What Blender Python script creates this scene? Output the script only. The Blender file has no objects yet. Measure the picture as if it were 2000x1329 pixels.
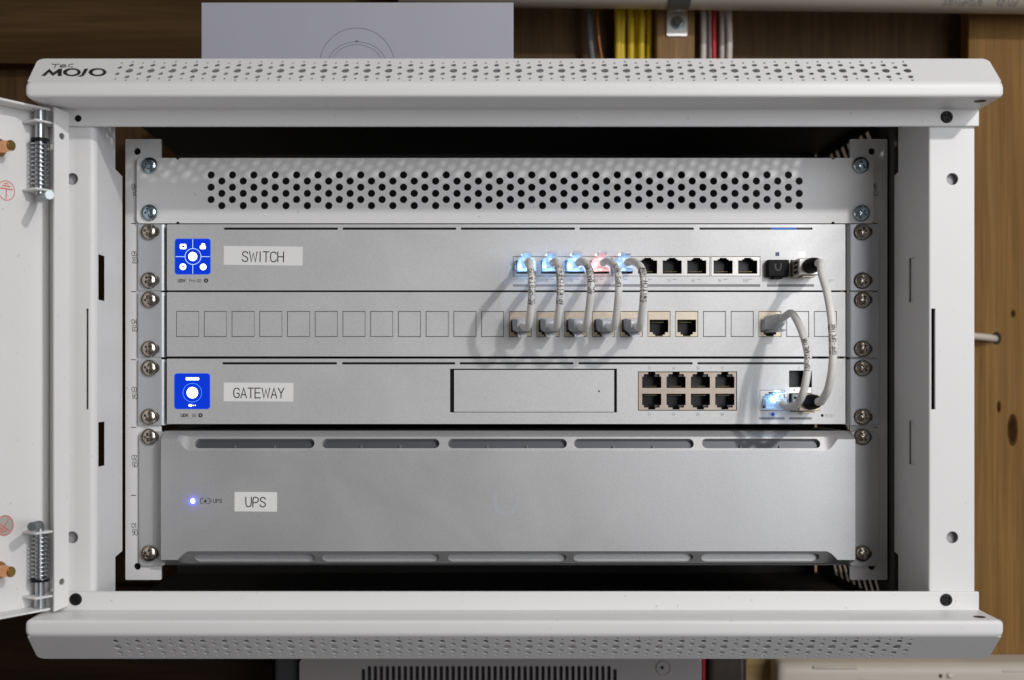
import bpy, bmesh, math, random
from mathutils import Vector, Matrix
from mathutils.geometry import delaunay_2d_cdt

random.seed(7)
R = math.radians
scene = bpy.context.scene
C = scene.collection
MM = 0.001

# ------------------------------------------------------------------ camera, world, lamps, exposure
# Units below are millimetres; X right, Y into the rack, Z up. The rack ears lie in the plane Y = 0.
cam_d = bpy.data.cameras.new('camera')
cam = bpy.data.objects.new('camera', cam_d); C.objects.link(cam)
cam.location = (0, -0.8, 0)
cam.rotation_euler = (R(90), 0, 0)
cam_d.sensor_fit = 'HORIZONTAL'; cam_d.sensor_width = 36.0
cam_d.lens = 2400 / 2000 * 36.0
cam_d.shift_x = 95 / 2000; cam_d.shift_y = 80.5 / 2000
cam_d.clip_start = 0.01; cam_d.clip_end = 50
cam_d.dof.use_dof = True; cam_d.dof.focus_distance = 0.79; cam_d.dof.aperture_fstop = 7.0
scene.camera = cam

world = bpy.data.worlds.new('World'); scene.world = world; world.use_nodes = True
bg = world.node_tree.nodes['Background']
bg.inputs[0].default_value = (1.0, 0.92, 0.88, 1); bg.inputs[1].default_value = 0.085

def area_lamp(name, loc, target, size, power, color, shape='DISK'):
    d = bpy.data.lights.new(name, 'AREA'); d.shape = shape; d.size = size
    d.energy = power; d.color = color
    o = bpy.data.objects.new(name, d); C.objects.link(o)
    o.location = Vector(loc) * MM
    o.rotation_euler = (Vector(target) * MM - o.location).to_track_quat('-Z', 'Y').to_euler()
    return o
area_lamp('key_lamp', (735, -1100, 690), (20, 0, 0), 0.046, 7.0, (1.0, 0.975, 0.955))
area_lamp('front_fill', (1250, -1900, 280), (50, 0, 0), 1.3, 19.5, (0.93, 0.96, 1.0))  # broad fill light, added to soften shadows and brighten the silver fronts
area_lamp('overhead_fill', (900, -1700, 1500), (0, 0, 0), 0.9, 5.0, (1.0, 0.95, 0.90))  # weak overhead fill, added for softness; stands for no known fitting

scene.view_settings.view_transform = 'Standard'; scene.view_settings.look = 'None'
scene.view_settings.exposure = 0.04; scene.view_settings.gamma = 1.0
scene.view_settings.use_curve_mapping = False
scene.cycles.use_denoising = True
scene.cycles.max_bounces = 10; scene.cycles.transparent_max_bounces = 16
scene.cycles.sample_clamp_indirect = 6.0

# ------------------------------------------------------------------ helpers
F, D0, VX, VY = 2400.0, 800.0, 905.0, 745.0
def sc_(Y): return F / (D0 + Y)
def PX(px, Y): return (px - VX) / sc_(Y)          # photograph measure -> millimetres on the plane Y
def PZ(py, Y): return (VY - py) / sc_(Y)

_mats = {}
def mat(name, base=(.8, .8, .8), rough=.5, metal=0.0, emit=None, estr=0.0, grain=0.0, gscale=900.0,
        var=0.0, vscale=30.0, coat=0.0, spec=None, rvar=0.0, stretch=None):
    if name in _mats: return _mats[name]
    m = bpy.data.materials.new(name); m.use_nodes = True
    nt = m.node_tree; b = nt.nodes['Principled BSDF']
    b.inputs['Base Color'].default_value = (*base, 1)
    b.inputs['Roughness'].default_value = rough
    b.inputs['Metallic'].default_value = metal
    if spec is not None: b.inputs['Specular IOR Level'].default_value = spec
    if coat: b.inputs['Coat Weight'].default_value = coat; b.inputs['Coat Roughness'].default_value = .1
    if emit:
        b.inputs['Emission Color'].default_value = (*emit, 1); b.inputs['Emission Strength'].default_value = estr
    tc = nt.nodes.new('ShaderNodeTexCoord'); src = tc.outputs['Object']
    if stretch:
        mp = nt.nodes.new('ShaderNodeMapping'); mp.inputs['Scale'].default_value = stretch
        nt.links.new(src, mp.inputs['Vector']); src = mp.outputs['Vector']
    if grain:
        n = nt.nodes.new('ShaderNodeTexNoise'); n.inputs['Scale'].default_value = gscale; n.inputs['Detail'].default_value = 3
        nt.links.new(src, n.inputs['Vector'])
        bp = nt.nodes.new('ShaderNodeBump'); bp.inputs['Strength'].default_value = grain; bp.inputs['Distance'].default_value = .0004
        nt.links.new(n.outputs['Fac'], bp.inputs['Height']); nt.links.new(bp.outputs['Normal'], b.inputs['Normal'])
    if var or rvar:
        n2 = nt.nodes.new('ShaderNodeTexNoise'); n2.inputs['Scale'].default_value = vscale; n2.inputs['Detail'].default_value = 6
        n2.inputs['Roughness'].default_value = .65
        nt.links.new(src, n2.inputs['Vector'])
        if var:
            rp = nt.nodes.new('ShaderNodeMapRange')
            rp.inputs['From Min'].default_value = .3; rp.inputs['From Max'].default_value = .7
            rp.inputs['To Min'].default_value = 1 - var; rp.inputs['To Max'].default_value = 1 + var
            mx = nt.nodes.new('ShaderNodeVectorMath'); mx.operation = 'SCALE'
            mx.inputs[0].default_value = base
            nt.links.new(n2.outputs['Fac'], rp.inputs['Value']); nt.links.new(rp.outputs[0], mx.inputs['Scale'])
            nt.links.new(mx.outputs[0], b.inputs['Base Color'])
        if rvar:
            rr = nt.nodes.new('ShaderNodeMapRange')
            rr.inputs['To Min'].default_value = rough - rvar; rr.inputs['To Max'].default_value = rough + rvar
            nt.links.new(n2.outputs['Fac'], rr.inputs['Value']); nt.links.new(rr.outputs[0], b.inputs['Roughness'])
    _mats[name] = m
    return m

def wood(name, dark, light, rough=.6, knots=False, scale=1.0, horiz=False):
    m = bpy.data.materials.new(name); m.use_nodes = True
    nt = m.node_tree; b = nt.nodes['Principled BSDF']; L = nt.links.new
    tc = nt.nodes.new('ShaderNodeTexCoord')
    mp = nt.nodes.new('ShaderNodeMapping')
    mp.inputs['Scale'].default_value = (4*scale, 30*scale, 60*scale) if horiz else (60*scale, 30*scale, 4*scale)
    L(tc.outputs['Object'], mp.inputs['Vector'])
    n = nt.nodes.new('ShaderNodeTexNoise'); n.inputs['Scale'].default_value = 1.0; n.inputs['Detail'].default_value = 7
    n.inputs['Distortion'].default_value = .6; n.inputs['Roughness'].default_value = .62
    L(mp.outputs['Vector'], n.inputs['Vector'])
    cr = nt.nodes.new('ShaderNodeValToRGB')
    cr.color_ramp.elements[0].position = .3; cr.color_ramp.elements[0].color = (*dark, 1)
    cr.color_ramp.elements[1].position = .72; cr.color_ramp.elements[1].color = (*light, 1)
    L(n.outputs['Fac'], cr.inputs['Fac'])
    mp2 = nt.nodes.new('ShaderNodeMapping'); mp2.inputs['Scale'].default_value = (14*scale, 200, 700*scale) if horiz else (700*scale, 200, 14*scale)
    L(tc.outputs['Object'], mp2.inputs['Vector'])
    n2 = nt.nodes.new('ShaderNodeTexNoise'); n2.inputs['Scale'].default_value = 1.0; n2.inputs['Detail'].default_value = 4
    L(mp2.outputs['Vector'], n2.inputs['Vector'])
    r2 = nt.nodes.new('ShaderNodeMapRange'); r2.inputs['From Min'].default_value = .3; r2.inputs['From Max'].default_value = .7
    r2.inputs['To Min'].default_value = .78; r2.inputs['To Max'].default_value = 1.16
    L(n2.outputs['Fac'], r2.inputs['Value'])
    sv = nt.nodes.new('ShaderNodeVectorMath'); sv.operation = 'SCALE'
    L(cr.outputs['Color'], sv.inputs[0]); L(r2.outputs[0], sv.inputs['Scale'])
    out = sv.outputs[0]
    b.inputs['Roughness'].default_value = rough; b.inputs['Specular IOR Level'].default_value = .12
    bp = nt.nodes.new('ShaderNodeBump'); bp.inputs['Strength'].default_value = .25; bp.inputs['Distance'].default_value = .0008
    L(n.outputs['Fac'], bp.inputs['Height']); L(bp.outputs['Normal'], b.inputs['Normal'])
    L(out, b.inputs['Base Color'])
    return m

WHITE = mat('white_powder_coat', (.80, .793, .787), .42, grain=.10, gscale=1400, var=.015, vscale=9, spec=.4)
def speck(m, scale=320, thr=.74, dark=.82):
    nt = m.node_tree; b = nt.nodes['Principled BSDF']; L = nt.links.new
    tc = nt.nodes.new('ShaderNodeTexCoord'); n = nt.nodes.new('ShaderNodeTexNoise'); n.inputs['Scale'].default_value = scale; n.inputs['Detail'].default_value = 1
    L(tc.outputs['Object'], n.inputs['Vector'])
    r = nt.nodes.new('ShaderNodeMapRange'); r.inputs['From Min'].default_value = thr; r.inputs['From Max'].default_value = thr + .04
    r.inputs['To Min'].default_value = 1; r.inputs['To Max'].default_value = dark
    L(n.outputs['Fac'], r.inputs['Value'])
    v = nt.nodes.new('ShaderNodeVectorMath'); v.operation = 'SCALE'
    src = b.inputs['Base Color'].links[0].from_socket
    L(src, v.inputs[0]); L(r.outputs[0], v.inputs['Scale']); L(v.outputs[0], b.inputs['Base Color'])
speck(WHITE)
SILVER = mat('silver_anodised', (.645, .643, .642), .50, .46, grain=.07, gscale=1100, var=.07, vscale=900)
SILVER2 = mat('silver_sandblasted', (.56, .56, .565), .46, .55, grain=.10, gscale=900, var=.08, vscale=900)
def sheen(m, scale=14, amt=.07):
    nt = m.node_tree; b = nt.nodes['Principled BSDF']; L = nt.links.new
    tc = nt.nodes.new('ShaderNodeTexCoord'); n = nt.nodes.new('ShaderNodeTexNoise'); n.inputs['Scale'].default_value = scale
    n.inputs['Detail'].default_value = 5; n.inputs['Roughness'].default_value = .6; n.inputs['Distortion'].default_value = .8
    L(tc.outputs['Object'], n.inputs['Vector'])
    r = nt.nodes.new('ShaderNodeMapRange'); r.inputs['From Min'].default_value = .3; r.inputs['From Max'].default_value = .7
    r0 = b.inputs['Roughness'].default_value
    r.inputs['To Min'].default_value = r0 - amt; r.inputs['To Max'].default_value = r0 + amt
    L(n.outputs['Fac'], r.inputs['Value']); L(r.outputs[0], b.inputs['Roughness'])
sheen(SILVER); sheen(SILVER2, 11, .08)
EARM = mat('silver_ear', (.55, .565, .59), .42, .55, grain=.12, gscale=1300, var=.04, vscale=900)
DARKIN = mat('shaded_inside', (.085, .077, .070), .7)  # dark base puts the shade of the unlit interior into the colour
BLACK = mat('black_plastic', (.007, .007, .008), .5, spec=.16)
PORTBK = mat('port_black', (.010, .010, .012), .30)
GLOSSBK = mat('black_screw', (.010, .010, .011), .5, spec=.25)
NICKEL = mat('nickel_screw', (.50, .45, .39), .20, 1.0, grain=.06, gscale=1500, rvar=.08, vscale=500)
ZINC = mat('zinc_screw', (.50, .60, .66), .19, 1.0, grain=.05, gscale=1500, rvar=.07, vscale=500)
STEEL = mat('bright_steel', (.42, .45, .48), .34, 1.0, rvar=.06, vscale=300)
SHELL = mat('port_shell_tan', (.50, .41, .34), .42, .55, grain=.05, gscale=900, var=.06, vscale=250)
SHELLW = mat('port_shell_pale', (.68, .655, .62), .38, .55, grain=.05, gscale=900, var=.04, vscale=250)
JACKM = mat('jack_metal', (.64, .55, .43), .40, .6, grain=.10, gscale=700, var=.07, vscale=300)
GOLD = mat('contact_gold', (.55, .42, .20), .3, 1.0)
COPPER = mat('copper', (.76, .38, .18), .28, 1.0, rvar=.1, vscale=200)
BRASS = mat('brass', (.55, .38, .12), .3, 1.0)
CABLE = mat('cable_jacket', (.82, .805, .775), .55, grain=.10, gscale=400, var=.05, vscale=120)
INK = mat('ink_black', (.018, .018, .018), .6)
INKG = mat('ink_grey', (.22, .22, .23), .6)
INKL = mat('ink_light_grey', (.40, .40, .41), .6)
PAPER = mat('label_tape', (.86, .86, .84), .5, grain=.03)
GREYBAR = mat('grey_print', (.28, .28, .29), .6)
REDINK = mat('red_ink', (.75, .13, .05), .55)
STICK = mat('sticker_grey', (.45, .43, .42), .5)
SCRBLUE = mat('screen_blue', (.0, .01, .1), .25, emit=(.0, .030, .56), estr=1.0)
SCRLINE = mat('screen_line', (.0, .01, .1), .25, emit=(.10, .30, 1.0), estr=1.5)
SCRWHITE = mat('screen_white', (.5, .5, .5), .25, emit=(.85, .95, 1.0), estr=2.2)
LEDW = mat('led_white', (.8, .8, .8), .3, emit=(.80, .92, 1.0), estr=5.0)
LEDB = mat('led_blue_white', (.6, .6, .8), .3, emit=(.46, .55, 1.0), estr=1.5)
LEDR = mat('led_red_white', (.8, .8, .8), .3, emit=(1.0, .62, .52), estr=5.0)
LEDRING = mat('led_blue_ring', (.1, .1, .3), .3, emit=(.04, .08, 1.0), estr=1.2)
LEDOFF = mat('led_dark_blue', (.03, .05, .13), .25)

def clear_plastic(name, tint, milky):
    m = bpy.data.materials.new(name); m.use_nodes = True
    nt = m.node_tree; nt.nodes.remove(nt.nodes['Principled BSDF']); L = nt.links.new
    out = nt.nodes['Material Output']
    ta = nt.nodes.new('ShaderNodeBsdfTransparent'); rf = nt.nodes.new('ShaderNodeBsdfRefraction'); rf.inputs['Roughness'].default_value = .10; rf.inputs['IOR'].default_value = 1.35
    tr = nt.nodes.new('ShaderNodeMixShader'); tr.inputs[0].default_value = .6; L(ta.outputs[0], tr.inputs[1]); L(rf.outputs[0], tr.inputs[2])
    tl = nt.nodes.new('ShaderNodeBsdfTranslucent'); tl.inputs[0].default_value = (*tint, 1)
    df = nt.nodes.new('ShaderNodeBsdfDiffuse'); df.inputs[0].default_value = (*tint, 1)
    gl = nt.nodes.new('ShaderNodeBsdfGlossy'); gl.inputs['Roughness'].default_value = .12
    gl.inputs[0].default_value = (.9, .93, 1, 1)
    fr = nt.nodes.new('ShaderNodeFresnel'); fr.inputs['IOR'].default_value = 2.1
    tc = nt.nodes.new('ShaderNodeTexCoord'); nz = nt.nodes.new('ShaderNodeTexNoise')
    nz.inputs['Scale'].default_value = 700; nz.inputs['Detail'].default_value = 2
    L(tc.outputs['Object'], nz.inputs['Vector'])
    bp = nt.nodes.new('ShaderNodeBump'); bp.inputs['Strength'].default_value = .8; bp.inputs['Distance'].default_value = .0008
    L(nz.outputs['Fac'], bp.inputs['Height'])
    for nd in (gl, fr, rf): L(bp.outputs['Normal'], nd.inputs['Normal'])
    m1 = nt.nodes.new('ShaderNodeMixShader'); m1.inputs[0].default_value = .68
    L(tl.outputs[0], m1.inputs[1]); L(df.outputs[0], m1.inputs[2])
    m2 = nt.nodes.new('ShaderNodeMixShader'); m2.inputs[0].default_value = milky
    L(tr.outputs[0], m2.inputs[1]); L(m1.outputs[0], m2.inputs[2])
    m3 = nt.nodes.new('ShaderNodeMixShader'); L(fr.outputs[0], m3.inputs[0])
    L(m2.outputs[0], m3.inputs[1]); L(gl.outputs[0], m3.inputs[2])
    L(m3.outputs[0], out.inputs['Surface'])
    return m
CLEAR = clear_plastic('clear_plug_plastic', (.96, .97, .99), .72)

WL = {}
def link(o, parent=None, wl=(0, 0, 0)):
    C.objects.link(o)
    wl = Vector(wl); WL[o.name] = wl
    if parent is not None:
        o.parent = parent; o.location = (wl - WL[parent.name]) * MM
    else:
        o.location = wl * MM
    return o
def tag(o, label, cat, group=None, kind=None):
    o['label'] = label; o['category'] = cat
    if group: o['group'] = group
    if kind: o['kind'] = kind
    return o
def thing(name, label, cat, base, group=None):
    o = bpy.data.objects.new(name, None); o.empty_display_size = .02
    link(o, None, base); return tag(o, label, cat, group)

class MB:
    def __init__(s): s.v = []; s.f = []
    def add(s, vs, fs):
        n = len(s.v); s.v += [tuple(p) for p in vs]; s.f += [tuple(i + n for i in f) for f in fs]; return s
    def box(s, x0, x1, y0, y1, z0, z1):
        return s.add([(x, y, z) for x in (x0, x1) for y in (y0, y1) for z in (z0, z1)],
                     [(0, 1, 3, 2), (4, 6, 7, 5), (0, 4, 5, 1), (2, 3, 7, 6), (0, 2, 6, 4), (1, 5, 7, 3)])
    def plate(s, outline, holes, y0, t, fmap=None, back=True):
        """a flat sheet with holes, front at y0, thickness t; fmap(x, z, depth) -> point"""
        ccw = lambda p: p if sum(a[0]*b[1] - b[0]*a[1] for a, b in zip(p, p[1:] + p[:1])) > 0 else p[::-1]
        polys = [ccw(list(p)) for p in [outline] + list(holes)]
        vs, faces = [], []
        for p in polys:
            faces.append(list(range(len(vs), len(vs) + len(p)))); vs += [Vector((a, b)) for a, b in p]
        ov, oe, of, _, _, ofid = delaunay_2d_cdt(vs, [], faces, 1, 1e-5)
        keep = [f for f, ids in zip(of, ofid) if 0 in ids and len(ids) == 1]
        if fmap is None: fmap = lambda x, z, d: (x, y0 + d, z)
        n = len(ov)
        V = [fmap(p[0], p[1], 0) for p in ov]
        Fc = [tuple(f) for f in keep]
        if back:
            V += [fmap(p[0], p[1], t) for p in ov]
            cnt = {}
            for f in keep:
                for a, b in zip(f, list(f[1:]) + [f[0]]): cnt[(a, b)] = 1
            side = [(a, b) for (a, b) in cnt if (b, a) not in cnt]
            Fc += [tuple(i + n for i in reversed(f)) for f in keep]
            Fc += [(b, a, a + n, b + n) for a, b in side]
        return s.add(V, Fc)
    def walls(s, outline, y0, y1, back=True):
        n = len(outline)
        V = [(x, y0, z) for x, z in outline] + [(x, y1, z) for x, z in outline]
        Fc = [(i, i + n, (i + 1) % n + n, (i + 1) % n) for i in range(n)]
        if back: Fc.append(tuple(range(n, 2 * n)))
        return s.add(V, Fc)
    def tube(s, pts, r, n=16, cap=True):
        pts = [Vector(p) for p in pts]; V, Fc = [], []
        ups = frames(pts)
        for i, (p, (t, u, w)) in enumerate(zip(pts, ups)):
            rr = r[i] if isinstance(r, (list, tuple)) else r
            for k in range(n):
                a = 2 * math.pi * k / n
                V.append(p + u * (math.cos(a) * rr) + w * (math.sin(a) * rr))
        for i in range(len(pts) - 1):
            for k in range(n):
                Fc.append((i*n + k, i*n + (k+1) % n, (i+1)*n + (k+1) % n, (i+1)*n + k))
        if cap:
            Fc.append(tuple(reversed(range(n)))); Fc.append(tuple(range((len(pts)-1)*n, len(pts)*n)))
        return s.add(V, Fc)
    def lathe(s, prof, c, axis, n=28):
        """prof = [(radius, height along axis)]"""
        c = Vector(c); ax = Vector(axis).normalized()
        u = ax.orthogonal().normalized(); w = ax.cross(u)
        V, Fc = [], []
        for r, h in prof:
            for k in range(n):
                a = 2 * math.pi * k / n
                V.append(c + ax * h + (u * math.cos(a) + w * math.sin(a)) * max(r, 1e-4))
        for i in range(len(prof) - 1):
            for k in range(n):
                Fc.append((i*n + k, i*n + (k+1) % n, (i+1)*n + (k+1) % n, (i+1)*n + k))
        Fc.append(tuple(reversed(range(n)))); Fc.append(tuple(range((len(prof)-1)*n, len(prof)*n)))
        return s.add(V, Fc)
    def loft(s, rings, cap=True):
        n = len(rings[0]); V = [p for r in rings for p in r]; Fc = []
        for i in range(len(rings) - 1):
            for k in range(n):
                Fc.append((i*n + k, i*n + (k+1) % n, (i+1)*n + (k+1) % n, (i+1)*n + k))
        if cap:
            Fc.append(tuple(reversed(range(n)))); Fc.append(tuple(range((len(rings)-1)*n, len(rings)*n)))
        return s.add(V, Fc)
    def mesh(s, name, m, origin=(0, 0, 0), smooth=35, recalc=True):
        me = bpy.data.meshes.new(name)
        o = Vector(origin)
        me.from_pydata([(Vector(p) - o) * MM for p in s.v], [], s.f)
        if recalc:
            b = bmesh.new(); b.from_mesh(me); bmesh.ops.recalc_face_normals(b, faces=b.faces); b.to_mesh(me); b.free()
        if smooth:
            me.polygons.foreach_set('use_smooth', [True] * len(me.polygons)); me.set_sharp_from_angle(angle=R(smooth))
        me.materials.append(m); me.update()
        return me
    def build(s, name, m, parent=None, smooth=35, bevel=0.0, seg=2, recalc=True, origin=None):
        if origin is None: origin = WL[parent.name] if parent is not None else (0, 0, 0)
        o = bpy.data.objects.new(name, s.mesh(name, m, origin, smooth, recalc))
        link(o, parent, origin)
        if bevel:
            bv = o.modifiers.new('bevel', 'BEVEL'); bv.width = bevel * MM; bv.segments = seg
            bv.limit_method = 'ANGLE'; bv.angle_limit = R(40)
        return o

def frames(pts):
    """tangent and two normals along a path, without twist"""
    out = []; prev = None
    for i, p in enumerate(pts):
        t = (pts[min(i+1, len(pts)-1)] - pts[max(i-1, 0)]).normalized()
        if prev is None: u = t.orthogonal().normalized()
        else: u = (prev - t * prev.dot(t)).normalized()
        prev = u; out.append((t, u, t.cross(u)))
    return out
def spline(ctrl, n=10):
    P = [Vector(p) for p in ctrl]; P = [P[0]*2 - P[1]] + P + [P[-1]*2 - P[-2]]
    out = []
    for i in range(1, len(P) - 2):
        a, b, c, d = P[i-1:i+3]
        for k in range(n):
            t = k / n
            out.append(.5 * ((2*b) + (c - a)*t + (2*a - 5*b + 4*c - d)*t*t + (3*b - a - 3*c + d)*t*t*t))
    out.append(P[-2]); return out
def rect(x0, x1, z0, z1): return [(x0, z0), (x1, z0), (x1, z1), (x0, z1)]
def rrect(x0, x1, z0, z1, r, n=5):
    out = []
    for cx, cz, a0 in ((x1-r, z0+r, -90), (x1-r, z1-r, 0), (x0+r, z1-r, 90), (x0+r, z0+r, 180)):
        for k in range(n + 1):
            a = R(a0 + 90*k/n); out.append((cx + r*math.cos(a), cz + r*math.sin(a)))
    return out
def circ(cx, cz, r, n=20, rz=None):
    return [(cx + r*math.cos(2*math.pi*k/n), cz + (rz or r)*math.sin(2*math.pi*k/n)) for k in range(n)]
def pxr(x0, x1, y0, y1, Y): return rect(PX(x0, Y), PX(x1, Y), PZ(y1, Y), PZ(y0, Y))
def pxrr(x0, x1, y0, y1, Y, r): return rrect(PX(x0, Y), PX(x1, Y), PZ(y1, Y), PZ(y0, Y), r)

# ---- stroke lettering
GL = {
 'A': [[(0,0),(.3,1),(.6,0)],[(.1,.32),(.5,.32)]],
 'B': [[(0,0),(0,1),(.34,1),(.54,.88),(.54,.66),(.34,.53),(0,.53)],[(.34,.53),(.6,.40),(.6,.14),(.36,0),(0,0)]],
 'C': [[(.6,.78),(.52,.95),(.3,1),(.08,.92),(0,.7),(0,.3),(.08,.08),(.3,0),(.52,.05),(.6,.22)]],
 'D': [[(0,0),(0,1),(.3,1),(.54,.85),(.6,.6),(.6,.4),(.54,.15),(.3,0),(0,0)]],
 'E': [[(.58,1),(0,1),(0,0),(.58,0)],[(0,.52),(.48,.52)]],
 'F': [[(.58,1),(0,1),(0,0)],[(0,.52),(.48,.52)]],
 'G': [[(.6,.78),(.52,.95),(.3,1),(.08,.92),(0,.7),(0,.3),(.08,.08),(.3,0),(.5,.04),(.6,.18),(.6,.46),(.32,.46)]],
 'H': [[(0,0),(0,1)],[(.6,0),(.6,1)],[(0,.52),(.6,.52)]],
 'I': [[(.15,0),(.15,1)]],
 'J': [[(.5,1),(.5,.2),(.38,.02),(.18,.02),(.05,.15)]],
 'K': [[(0,0),(0,1)],[(.58,1),(0,.42)],[(.2,.6),(.6,0)]],
 'L': [[(0,1),(0,0),(.55,0)]],
 'M': [[(0,0),(0,1),(.33,.35),(.66,1),(.66,0)]],
 'N': [[(0,0),(0,1),(.6,0),(.6,1)]],
 'O': [[(.3,1),(.08,.92),(0,.7),(0,.3),(.08,.08),(.3,0),(.52,.08),(.6,.3),(.6,.7),(.52,.92),(.3,1)]],
 'P': [[(0,0),(0,1),(.36,1),(.57,.88),(.6,.72),(.55,.55),(.36,.45),(0,.45)]],
 'R': [[(0,0),(0,1),(.36,1),(.57,.88),(.6,.72),(.55,.57),(.36,.48),(0,.48)],[(.32,.48),(.6,0)]],
 'S': [[(.58,.8),(.5,.95),(.3,1),(.1,.95),(.02,.78),(.08,.62),(.3,.53),(.52,.42),(.6,.24),(.52,.06),(.3,0),(.08,.05),(0,.22)]],
 'T': [[(0,1),(.6,1)],[(.3,1),(.3,0)]],
 'U': [[(0,1),(0,.3),(.08,.08),(.3,0),(.52,.08),(.6,.3),(.6,1)]],
 'V': [[(0,1),(.3,0),(.6,1)]],
 'W': [[(0,1),(.18,0),(.4,.85),(.62,0),(.8,1)]],
 'X': [[(0,0),(.6,1)],[(0,1),(.6,0)]],
 'Y': [[(0,1),(.3,.48),(.6,1)],[(.3,.48),(.3,0)]],
 '-': [[(.1,.45),(.5,.45)]],
 '0': [[(.3,1),(.08,.9),(0,.7),(0,.3),(.08,.1),(.3,0),(.52,.1),(.6,.3),(.6,.7),(.52,.9),(.3,1)]],
 '1': [[(.12,.8),(.35,1),(.35,0)]],
 '2': [[(.02,.75),(.12,.95),(.32,1),(.55,.9),(.56,.68),(.02,0),(.6,0)]],
 '3': [[(.04,.85),(.28,1),(.54,.9),(.54,.64),(.28,.53),(.58,.42),(.58,.12),(.3,0),(.02,.14)]],
 '4': [[(.45,0),(.45,1),(0,.3),(.6,.3)]],
 '5': [[(.55,1),(.08,1),(.04,.55),(.3,.62),(.56,.5),(.58,.2),(.36,0),(.02,.1)]],
 '6': [[(.5,.95),(.3,1),(.06,.75),(0,.3),(.12,.05),(.34,0),(.58,.12),(.58,.42),(.36,.55),(.04,.4)]],
 '7': [[(0,1),(.58,1),(.2,0)]],
 '8': [[(.3,.54),(.06,.68),(.08,.92),(.3,1),(.52,.92),(.54,.68),(.3,.54),(0,.36),(.04,.08),(.3,0),(.56,.08),(.6,.36),(.3,.54)]],
 '9': [[(.1,.05),(.3,0),(.54,.25),(.6,.7),(.48,.95),(.26,1),(.02,.88),(.02,.58),(.24,.45),(.56,.6)]],
 'r': [[(0,0),(0,.66)],[(0,.45),(.12,.62),(.34,.66)]],
 'o': [[(.26,.68),(.06,.6),(0,.34),(.06,.08),(.26,0),(.46,.08),(.52,.34),(.46,.6),(.26,.68)]],
 '+': [[(.36,1.05),(.12,.5),(.34,.5),(.1,-.05)]],          # the small lightning sign beside the port numbers
 '*': [[(.12,.86),(.32,.86)]],
 '.': [[(.2,.02),(.34,.02)]],
}
WID = {'W': .8, 'M': .66, 'I': .3, 'r': .36, 'o': .52, '*': .4}
def chaikin(p, it=2):
    for _ in range(it):
        q = [p[0]]
        for a, b in zip(p, p[1:]):
            q += [(a[0]*.75 + b[0]*.25, a[1]*.75 + b[1]*.25), (a[0]*.25 + b[0]*.75, a[1]*.25 + b[1]*.75)]
        q.append(p[-1]); p = q
    return p
def ribbon(p, w):
    """mitred ribbon round a polyline: list of left and right points"""
    out = []
    n = len(p)
    closed = math.dist(p[0], p[-1]) < 1e-6
    for i in range(n):
        if closed and i in (0, n-1): a, b = p[n-2], p[1]
        else: a, b = p[max(i-1, 0)], p[min(i+1, n-1)]
        c = p[i]
        def un(u, v):
            d = math.hypot(v[0]-u[0], v[1]-u[1]) or 1; return ((v[0]-u[0])/d, (v[1]-u[1])/d)
        d0 = un(a, c) if a != c else un(c, b); d1 = un(c, b) if b != c else d0
        t = (d0[0] + d1[0], d0[1] + d1[1]); L = math.hypot(*t)
        t = (t[0]/L, t[1]/L) if L > 1e-6 else d1
        nrm = (-t[1], t[0]); k = max(.45, nrm[0]*-d1[1] + nrm[1]*d1[0])
        h = w / 2 / k
        e = 0
        c2 = c
        if not closed and i == 0: c2 = (c[0] - d1[0]*w*.35, c[1] - d1[1]*w*.35)
        if not closed and i == n-1: c2 = (c[0] + d0[0]*w*.35, c[1] + d0[1]*w*.35)
        out.append(((c2[0] + nrm[0]*h, c2[1] + nrm[1]*h), (c2[0] - nrm[0]*h, c2[1] - nrm[1]*h)))
    return out
def text_width(txt, h, adv=None, gap=.22):
    return sum((adv if adv else (WID.get(c, .6) + gap)) * h if c != ' ' else .35*h for c in txt) - (0 if adv else gap*h)
def text(mb, txt, h, w, fmap, adv=None, gap=.22, sub=0.0, hscale=1.0, centre=False):
    """fmap(x, y, layer) -> point; origin at the left of the baseline"""
    x = -text_width(txt, h, adv, gap) * hscale / 2 if centre else 0.0
    lay = 0
    for c in txt:
        if c == ' ': x += .35*h*hscale; continue
        for st in GL[c]:
            p = chaikin(st, 2) if len(st) > 4 and c not in 'MWNE+' else list(st)
            sh = .15*h if (adv and c == 'I') else 0
            p = [(x + sh + a*h*hscale, b*h) for a, b in p]
            if sub:
                q = [p[0]]
                for a, b in zip(p, p[1:]):
                    k = max(1, int(math.dist(a, b) / sub))
                    q += [(a[0] + (b[0]-a[0])*j/k, a[1] + (b[1]-a[1])*j/k) for j in range(1, k+1)]
                p = q
            rb = ribbon(p, w); V, Fc = [], []
            for l, r in rb: V += [fmap(l[0], l[1], lay), fmap(r[0], r[1], lay)]
            for i in range(len(rb) - 1): Fc.append((2*i, 2*i+1, 2*i+3, 2*i+2))
            mb.add(V, Fc); lay = (lay + 1) % 4
        x += (adv if adv else WID.get(c, .6) + gap) * h * hscale
    return mb
def flat_text(name, txt, px, py, Y, h, w, m, parent, hscale=1.0, centre=False, rot=0.0, gap=.22, off=.05, adv=None):
    """lettering printed on the plane Y, its baseline start (or centre) at a point of the photograph"""
    x0, z0 = PX(px, Y), PZ(py, Y); ca, sa = math.cos(R(rot)), math.sin(R(rot))
    mb = MB()
    text(mb, txt, h, w, lambda a, b, l: (x0 + a*ca - b*sa, Y - off - .012*l, z0 + a*sa + b*ca), gap=gap, hscale=hscale, centre=centre, adv=adv)
    return mb.build(name, m, parent, smooth=0, recalc=False)

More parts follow.
